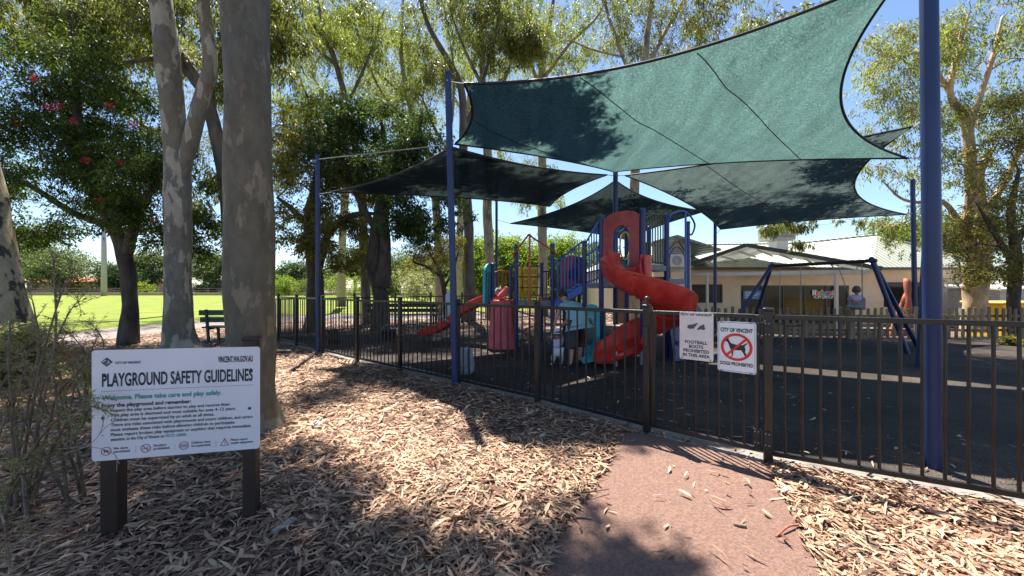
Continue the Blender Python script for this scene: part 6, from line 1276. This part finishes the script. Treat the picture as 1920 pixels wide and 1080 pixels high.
make_tree('bushy_tree', 'olive and brown twiggy tree filling the right edge above the fence',
    [([P(1905, 625, 11.2), P(1900, 560, 11.2), P(1905, 480, 11.2), P(1895, 400, 11.2), P(1910, 320, 11.2)], [.16, .14, .12, .09, .04]), ([P(1903, 500, 11.2), P(1860, 430, 11), P(1830, 380, 10.9)], [.08, .06, .02]), ([P(1903, 460, 11.2), P(1950, 380, 11), P(1990, 300, 10.9)], [.08, .06, .02])],
    [CR(1890, 450, 11.0, 85, 85, 1.4, 50, .34, 150), CR(1910, 320, 11.2, 85, 85, 1.3, 34, .36, 130), CR(1850, 520, 11, 50, 30, .9, 12, .28, 110), CR(1960, 220, 11, 70, 80, 1, 20, .36, 130)],
    'bark_dark', 'leaf_olive', L=.10, W=.035, droop=.4, seed=32, thick=1.2, dens=1.3)
# trees beyond the hall and the field
def fartree(label, px, Y, pyb, w, pyt, leaf, seed, n_=30, nl=110, Ls=None, name='field_tree', pyc=None, group='trees beyond the sports field'):
    h = (pyb - pyt) / 2; s_ = Y / FPX; c = P(px, (pyt + pyb) / 2, Y); zb = hz(c.x, Y); base = Vector((c.x, Y, zb)); rc = w * s_ * .22; L = Ls or max(.25, .0040 * Y * 1.3)
    return make_tree(name, label, [([base, Vector((c.x + .02 * w * s_, Y, (zb + c.z) / 2)), c, c + Vector((0, 0, h * s_ * .3))], [w * s_ * .05, w * s_ * .04, w * s_ * .025, .04]), ([Vector((c.x, Y, (zb + c.z) * .5)), c + Vector((w * s_ * .25, 0, 0))], [w * s_ * .035, .04]), ([Vector((c.x, Y, (zb + c.z) * .45)), c + Vector((-w * s_ * .25, 0, 0))], [w * s_ * .035, .04])],
        [(c + Vector((0, 0, h * s_ * .12)), (w * s_ * .46, w * s_ * .3, h * s_ * .75), int(n_ * 1.6), rc * .8, nl)], 'bark_mid', leaf, L=L, W=L * .5, droop=.2, seed=seed, group=group, dens=2.2)
FT = [('rounded mid green tree beyond the field at the far left edge', 60, 88, 535, 150, 455, 'leaf_far', 1), ('spreading pale green tree left of the white floodlight pole', 110, 80, 545, 120, 470, 'leaf_far', 2), ('low dark tree just right of the white floodlight pole', 230, 80, 545, 90, 495, 'leaf_far_dark', 3),
      ('bushy tree beyond the field between the curved trunk and the forked trunk', 285, 84, 540, 80, 470, 'leaf_far', 4), ('spreading old fig tree right of the forked trunk', 395, 80, 540, 90, 470, 'leaf_far', 5), ('yellow green rounded tree just right of the big trunk', 518, 84, 540, 60, 505, 'leaf_lime', 6),
      ('dark green rounded tree left of the leftmost blue post', 555, 84, 540, 75, 492, 'leaf_far_dark', 7), ('medium green tree behind the leftmost blue post', 600, 84, 545, 70, 500, 'leaf_far', 8), ('tall pale eucalyptus between the dark trunks', 665, 90, 540, 60, 460, 'leaf_far', 9),
      ('broad grey green eucalyptus right of the twin trunks', 745, 76, 545, 110, 470, 'leaf_far', 10), ('olive green tree beyond the crooked tree', 800, 70, 545, 90, 480, 'leaf_olive', 11), ('dark bush tree behind the tall blue post', 850, 60, 550, 80, 470, 'leaf_far_dark', 12)]
for a_ in FT: fartree(a_[0], a_[1], a_[2], a_[3], a_[4], a_[5], a_[6], 100 + a_[7])
NT = [('lime green leafy tree behind the darker grey gum trunk', 900, 32, 560, 120, 440, 'leaf_lime', 1), ('yellow green tree between the orange climber and the spotted gum', 960, 30, 565, 110, 440, 'leaf_lime', 2), ('bright leafy tree behind the tower stairs', 1050, 30, 565, 130, 440, 'leaf_lime', 3), ('olive tree behind the purple play panel', 1110, 34, 560, 100, 455, 'leaf_far', 4)]
for a_ in NT: fartree(a_[0], a_[1], a_[2], a_[3], a_[4], a_[5], a_[6], 130 + a_[7], n_=40, nl=150, Ls=.2, group='leafy trees behind the play tower')
fartree('green tree rising behind the corrugated hall roof', 1700, 42, 520, 150, 412, 'leaf_lime', 151, n_=40, nl=130, Ls=.26, group=None)
fartree('pale leafy tree behind the hall to the right of the thick near post', 1800, 36, 520, 120, 400, 'leaf_far', 152, n_=34, nl=130, Ls=.24, group=None)
# shrubs
def shrub(name, label, px, Y, pyb, w, pyt, leaf, seed, n_=16, nl=140, Ls=.2, group=None):
    s_ = Y / FPX; c = P(px, pyb, Y); zb = hz(c.x, Y); h = (540 - pyt) * s_ + EYE - zb; base = Vector((c.x, Y, zb)); ww = w * s_ / 2
    return make_tree(name, label, [([base, base + Vector((ww * .1, 0, h * .5))], [.06, .03]), ([base, base + Vector((ww * .5, 0, h * .5))], [.05, .02]), ([base, base + Vector((-ww * .5, 0, h * .5))], [.05, .02])],
        [(base + Vector((0, 0, h * .42)), (ww * .8, ww * .6, h * .42), n_, min(ww, h) * .30, nl)], 'bark_mid', leaf, L=Ls, W=Ls * .4, droop=.05, seed=seed, group=group, cat='shrub', dens=1.8)
SB = [('low lime shrub beyond the field right of the big trunk', 540, 70, 560, 80, 515, 'leaf_lime'), ('rounded green shrub beside the leftmost blue post', 585, 66, 560, 70, 500, 'leaf_far'), ('wide low bright shrub around the brown lamp post', 665, 62, 565, 150, 508, 'leaf_lime'),
      ('small dark shrub left of the silvery shrub', 735, 55, 565, 60, 515, 'leaf_far'), ('big silvery feather grass like shrub beyond the far fence', 790, 34, 575, 110, 500, 'leaf_silver'), ('bright green bush behind the tall blue post', 858, 40, 570, 60, 505, 'leaf_lime'), ('low shrub behind the small red slide', 900, 36, 575, 80, 520, 'leaf_far'),
      ('pale shrub seen through the low play deck', 975, 34, 575, 90, 510, 'leaf_lime'), ('green shrub under the tower stairs beyond the play area', 1060, 30, 580, 100, 520, 'leaf_far'), ('yellow flowering low shrub right of the curved trunk', 262, 74, 560, 50, 528, 'leaf_lime'), ('clipped low shrub between the forked trunk and big trunk', 385, 76, 556, 50, 528, 'leaf_far_dark')]
for k, a_ in enumerate(SB): shrub('shrub', *a_, 170 + k, Ls=.10 + a_[2] * .0035, group='shrubs beyond the far fence')
shrub('shrub', 'small green shrub by the right edge behind the fence', 1905, 9.2, 690, 60, 632, 'leaf_olive', 190, n_=14, nl=120, Ls=.07)
shrub('shrub', 'tangled grey green shrub at the foot of the spotted left edge trunk', 25, 5.3, 735, 160, 590, 'leaf_grevillea', 191, n_=36, nl=170, Ls=.07)
# the feathery shrub in the left foreground
def feathery(label, base, ends, seed, leaf='leaf_grevillea', ll=.032, ntw=22, nnl=18):
    rg = np.random.default_rng(seed); base = Vector(base); root = thing('weeping_shrub', label, 'shrub', base); tv, tf, off = [], [], 0; C_, D_ = [], []
    for e_ in ends:
        e_ = Vector(e_); b_ = base + Vector(tuple(rg.normal(0, .12, 3) * np.array([1, 1, 0]))); L = (e_ - b_).length; m1 = b_.lerp(e_, .45) + Vector((0, 0, L * .22)) + Vector(tuple(rg.normal(0, .05, 3)))
        p = catmull([b_, b_.lerp(m1, .5) + Vector((0, 0, .03)), m1, m1.lerp(e_, .6) + Vector((0, 0, L * .04)), e_], 8); r_ = np.linspace(.010, .0022, len(p)); v, f = tube_np(p, r_, 5, False); tv.append(v); tf += [tuple(i + off for i in q_) for q_ in f]; off += len(v)
        t = np.gradient(p, axis=0)
        for k in range(ntw):
            i = int(rg.uniform(.25, .99) * (len(p) - 1)); d = unit(unit(t[i]) + rg.normal(size=3) * .65); ln = rg.uniform(.06, .20) ; q0 = p[i]; tw_ = np.array([q0, q0 + d * ln * .5, q0 + d * ln + np.array([0, 0, -.015])]); v, f = tube_np(tw_, [.0022, .0016, .001], 4, False); tv.append(v); tf += [tuple(j_ + off for j_ in q_) for q_ in f]; off += len(v)
            tt = rg.uniform(.1, 1, nnl); C_.append(q0 + d * ln * tt[:, None]); D_.append(unit(d[None] * .8 + rg.normal(size=(nnl, 3)) * .6))
    link_mesh('stem', np.concatenate(tv), tf, 'dead_branch', root, smooth=True); C_ = np.concatenate(C_); D_ = np.concatenate(D_); n_ = len(C_)
    v, f = leaf_quads(C_, D_, ll * rg.uniform(.6, 1.3, n_), np.full(n_, .0042) * rg.uniform(.8, 1.3, n_), rg); link_mesh('foliage', v, f, leaf, root); return root
rg = np.random.default_rng(9)
feathery('feathery weeping shrub with needle leaves overlapping the left of the notice board', (-3.0, 2.35, 0),
    [P(x, y, Y) for x, y, Y in ((200, 770, 1.93), (185, 745, 1.95), (130, 800, 2.0), (50, 860, 2.0), (150, 560, 2.6), (140, 500, 2.6), (100, 480, 2.5), (60, 560, 2.5), (20, 600, 2.4), (-20, 720, 2.3), (100, 700, 2.2), (150, 690, 2.3), (50, 690, 2.2), (10, 940, 1.9), (240, 660, 2.3))], 5, ntw=16)
feathery('dry brown twiggy shrub in the lower left corner', (-3.1, 1.95, 0),
    [P(x, y, Y) for x, y, Y in ((50, 1000, 1.7), (-10, 900, 1.8), (-40, 780, 1.9), (-60, 650, 2.1), (30, 740, 2.2), (80, 640, 2.4), (20, 1060, 1.6))], 6, leaf='leaf_dead', ntw=12)
feathery('low brown and grey twiggy bush left of the notice board, behind the feathery shrub', (-4.6, 4.0, 0),
    [P(x, y, Y) for x, y, Y in ((180, 640, 4.0), (120, 620, 4.0), (60, 610, 3.8), (150, 720, 3.6), (90, 720, 3.5), (40, 680, 3.7), (0, 640, 3.7), (200, 700, 3.8), (110, 660, 3.4), (20, 740, 3.4), (160, 600, 4.4))], 7, leaf='leaf_dead', ll=.045, ntw=34)
# bare twigs crossing the board
o = thing('bare_twig', 'thin bare grey twigs in front of the lower left corner of the notice board', 'twig', P(150, 850, 1.98)); mb = MB()
for pts in (((120, 850), (160, 838), (186, 815), (196, 780)), ((186, 815), (200, 800), (215, 790)), ((110, 842), (170, 838), (215, 852), (219, 885)), ((215, 852), (224, 870))): mb.tube(catmull([P(x, y, 2.0) for x, y in pts], 5), .0016, 5)
mb.build('twig', 'grey_stick', o, smooth=True)
# stump under the board, sticks, litter bits
c = XY(354, 3.1); o = thing('tree_stump', 'short dark stump showing under the notice board', 'stump', c); MB().lathe(c, [(.12, -.03), (.085, .04), (.075, .12), (.07, .16), (.03, .17)], 16).build('stump', 'bark_dark', o, smooth=True)
def stick(label, pts, r_, m='dead_branch', name='fallen_stick'):
    o = tag(MB().tube(catmull(pts, 5), r_, 7).build(name, m, None, True, origin=pts[0]), label, 'stick'); return o
stick('dark fallen stick lying in the litter behind the right board post', [G(418, 892) + up * .03, G(450, 885) + up * .05, G(500, 876) + up * .04], .012)
stick('pale grey chip of bark wood in the litter right of the right board post', [G(512, 1010) + up * .03, G(535, 995) + up * .035, G(548, 985) + up * .03], .022, 'grey_stick')
stick('straight thin dark stick in the litter left of the path', [G(610, 975) + up * .035, G(650, 955) + up * .05, G(668, 946) + up * .035], .008)
stick('short brown stick lying on the red path near the right litter edge', [G(1376, 986) + up * .012, G(1388, 990) + up * .016, G(1399, 991) + up * .012], .010)
stick('dark twig on the left part of the red path', [G(1078, 973) + up * .01, G(1094, 974) + up * .014, G(1110, 976) + up * .01], .007)
stick('thin pale branch lying on the ground behind the forked trunk', [G(505, 672) + up * .12, G(530, 668) + up * .10, G(545, 668) + up * .1], .035, 'bark_dark')
stick('curled red brown stick where the path meets the right litter', [G(1455, 1010) + up * .012, G(1478, 997) + up * .03, G(1495, 990) + up * .02, G(1510, 980) + up * .015], .006, 'red_timber')
# crumpled foil scrap by the big trunk
mb = MB(); c = G(592, 803) + up * .03; rg = np.random.default_rng(2); mb.ball(c, .04, n=8); mb.v = [tuple(np.array(v) + rg.normal(0, .009, 3)) for v in mb.v]; tag(mb.build('litter_scrap', 'trim_white', None, False, origin=c), 'crumpled pale plastic scrap in the litter right of the big trunk', 'scrap')

# ------------------------------------------------------------------ leaf litter
def inpoly(x, y, poly):
    ins = np.zeros(len(x), bool); n_ = len(poly)
    for i in range(n_):
        (x0, y0), (x1, y1) = poly[i], poly[(i + 1) % n_]
        with np.errstate(divide='ignore', invalid='ignore'): c_ = ((y0 > y) != (y1 > y)) & (x < (x1 - x0) * (y - y0) / (y1 - y0 + 1e-12) + x0)
        ins ^= c_
    return ins
def litter(n_, xr, yr, dens_fn, L0_, W0_, zpile, rg):
    x = rg.uniform(*xr, n_); y = rg.uniform(*yr, n_); keep = (np.abs(x) < y * 1.42 + .8) & (rg.uniform(size=n_) < dens_fn(x, y)); x, y = x[keep], y[keep]; n_ = len(x)
    L = L0_ * np.clip(rg.lognormal(-.18, .42, n_), .2, 1.5); W = W0_ * np.clip(rg.lognormal(-.1, .38, n_), .3, 1.7); a_ = rg.uniform(0, 2 * math.pi, n_); tilt = rg.normal(0, .10, n_); d = np.stack([np.cos(a_) * np.cos(tilt), np.sin(a_) * np.cos(tilt), np.sin(tilt)], 1)
    roll = rg.normal(0, .26, n_); s_ = np.stack([-np.sin(a_), np.cos(a_), np.zeros(n_)], 1); nn = np.cross(d, s_); s_ = s_ * np.cos(roll)[:, None] + nn * np.sin(roll)[:, None]; nn = np.cross(d, s_)
    c = np.stack([x, y, hgt(x, y) + .012 + zpile * rg.uniform(0, 1, n_) ** 1.5 + np.abs(np.sin(tilt)) * L * .5], 1)
    cv = rg.normal(0, .10, n_) * L; ar = rg.normal(.01, .05, n_) * L; v = []
    for t, w_ in ((-.5, .06), (-.22, .85), (.12, 1.0), (.5, .04)):
        mid = c + d * (t * L)[:, None] + s_ * (cv * (1 - 4 * t * t))[:, None] + nn * (ar * (1 - 4 * t * t))[:, None]; v += [mid + s_ * (W * w_ / 2)[:, None], mid - s_ * (W * w_ / 2)[:, None]]
    v = np.stack(v, 1).reshape(-1, 3); b_ = np.arange(n_)[:, None] * 8; f = np.concatenate([b_ + np.array([0, 1, 3, 2]), b_ + np.array([2, 3, 5, 4]), b_ + np.array([4, 5, 7, 6])], 1).reshape(-1, 4); v[:, 2] = np.maximum(v[:, 2], hgt(v[:, 0], v[:, 1]) + .008); return v, f
PTH = pr; RUB = rub; BP = pg; FD = fp
rg = np.random.default_rng(77)
def cl_noise(x, y, s_, sd): 
    return .5 + .5 * np.sin(x * s_ + sd) * np.sin(y * s_ * 1.3 + sd * 2) 
def dens(x, y):
    d = np.ones(len(x)) * (.80 + .2 * cl_noise(x, y, 2.1, 1)); p = inpoly(x, y, PTH); r_ = inpoly(x, y, RUB); b_ = inpoly(x, y, BP); f_ = inpoly(x, y, FD)
    bare = np.exp(-(((x + .05) / .38) ** 2 + ((y - 3.62) / .16) ** 2)); d *= 1 - .95 * bare
    bare2 = np.exp(-(((x - 1.95) / .30) ** 2 + ((y - 2.05) / .22) ** 2)); d *= 1 - .7 * bare2
    d *= 1 - .55 * np.clip(cl_noise(x + y * .4, y - x * .3, 3.7, 2.2) * cl_noise(x, y, 1.3, .4) * 2.2 - .9, 0, 1); d[p] = .007; d[r_] = .007; d[b_] = .03; d[f_] = 0.0; e = np.zeros(len(x), bool)
    return d
vs_, fs_ = [], []; o_ = 0
for n_, xr, yr, L_, W_, zp in ((78000, (-5.2, 4.6), (1.35, 3.6), .104, .0145, .03), (80000, (-8.5, 4.6), (3.4, 7.2), .110, .0165, .03), (42000, (-14, 8), (7.0, 13), .13, .022, .03), (16000, (-16, 10), (13, 20), .17, .035, .03), (60000, (-5.2, 4.6), (1.35, 4.6), .032, .007, .018)):
    v, f = litter(n_, xr, yr, dens, L_, W_, zp, rg); vs_.append(v); fs_.append(f + o_); o_ += len(v)
# broken twigs and bark strips among the leaves
tx_, ty_ = rg.uniform(-4.5, 4, 700), rg.uniform(1.5, 7, 700); ok = ~inpoly(tx_, ty_, PTH) & ~inpoly(tx_, ty_, RUB) & (np.abs(tx_) < ty_ * 1.4 + .5)
for x_, y_ in zip(tx_[ok], ty_[ok]):
    a_ = rg.uniform(0, 6.28); L_ = rg.uniform(.06, .30); q = np.array([[x_, y_, .035], [x_ + math.cos(a_) * L_ * .5, y_ + math.sin(a_) * L_ * .5, .045], [x_ + math.cos(a_ + .25) * L_, y_ + math.sin(a_ + .25) * L_, .032]])
    v, f = tube_np(q, rg.uniform(.0015, .0045), 4, False); vs_.append(v); fs_.append(np.array(f) + o_); o_ += len(v)
lt_ = link_mesh('leaf_litter', np.concatenate(vs_), np.concatenate(fs_), 'litter'); lt_['kind'] = 'stuff'; lt_['label'] = 'dry fallen gum leaves covering the ground'
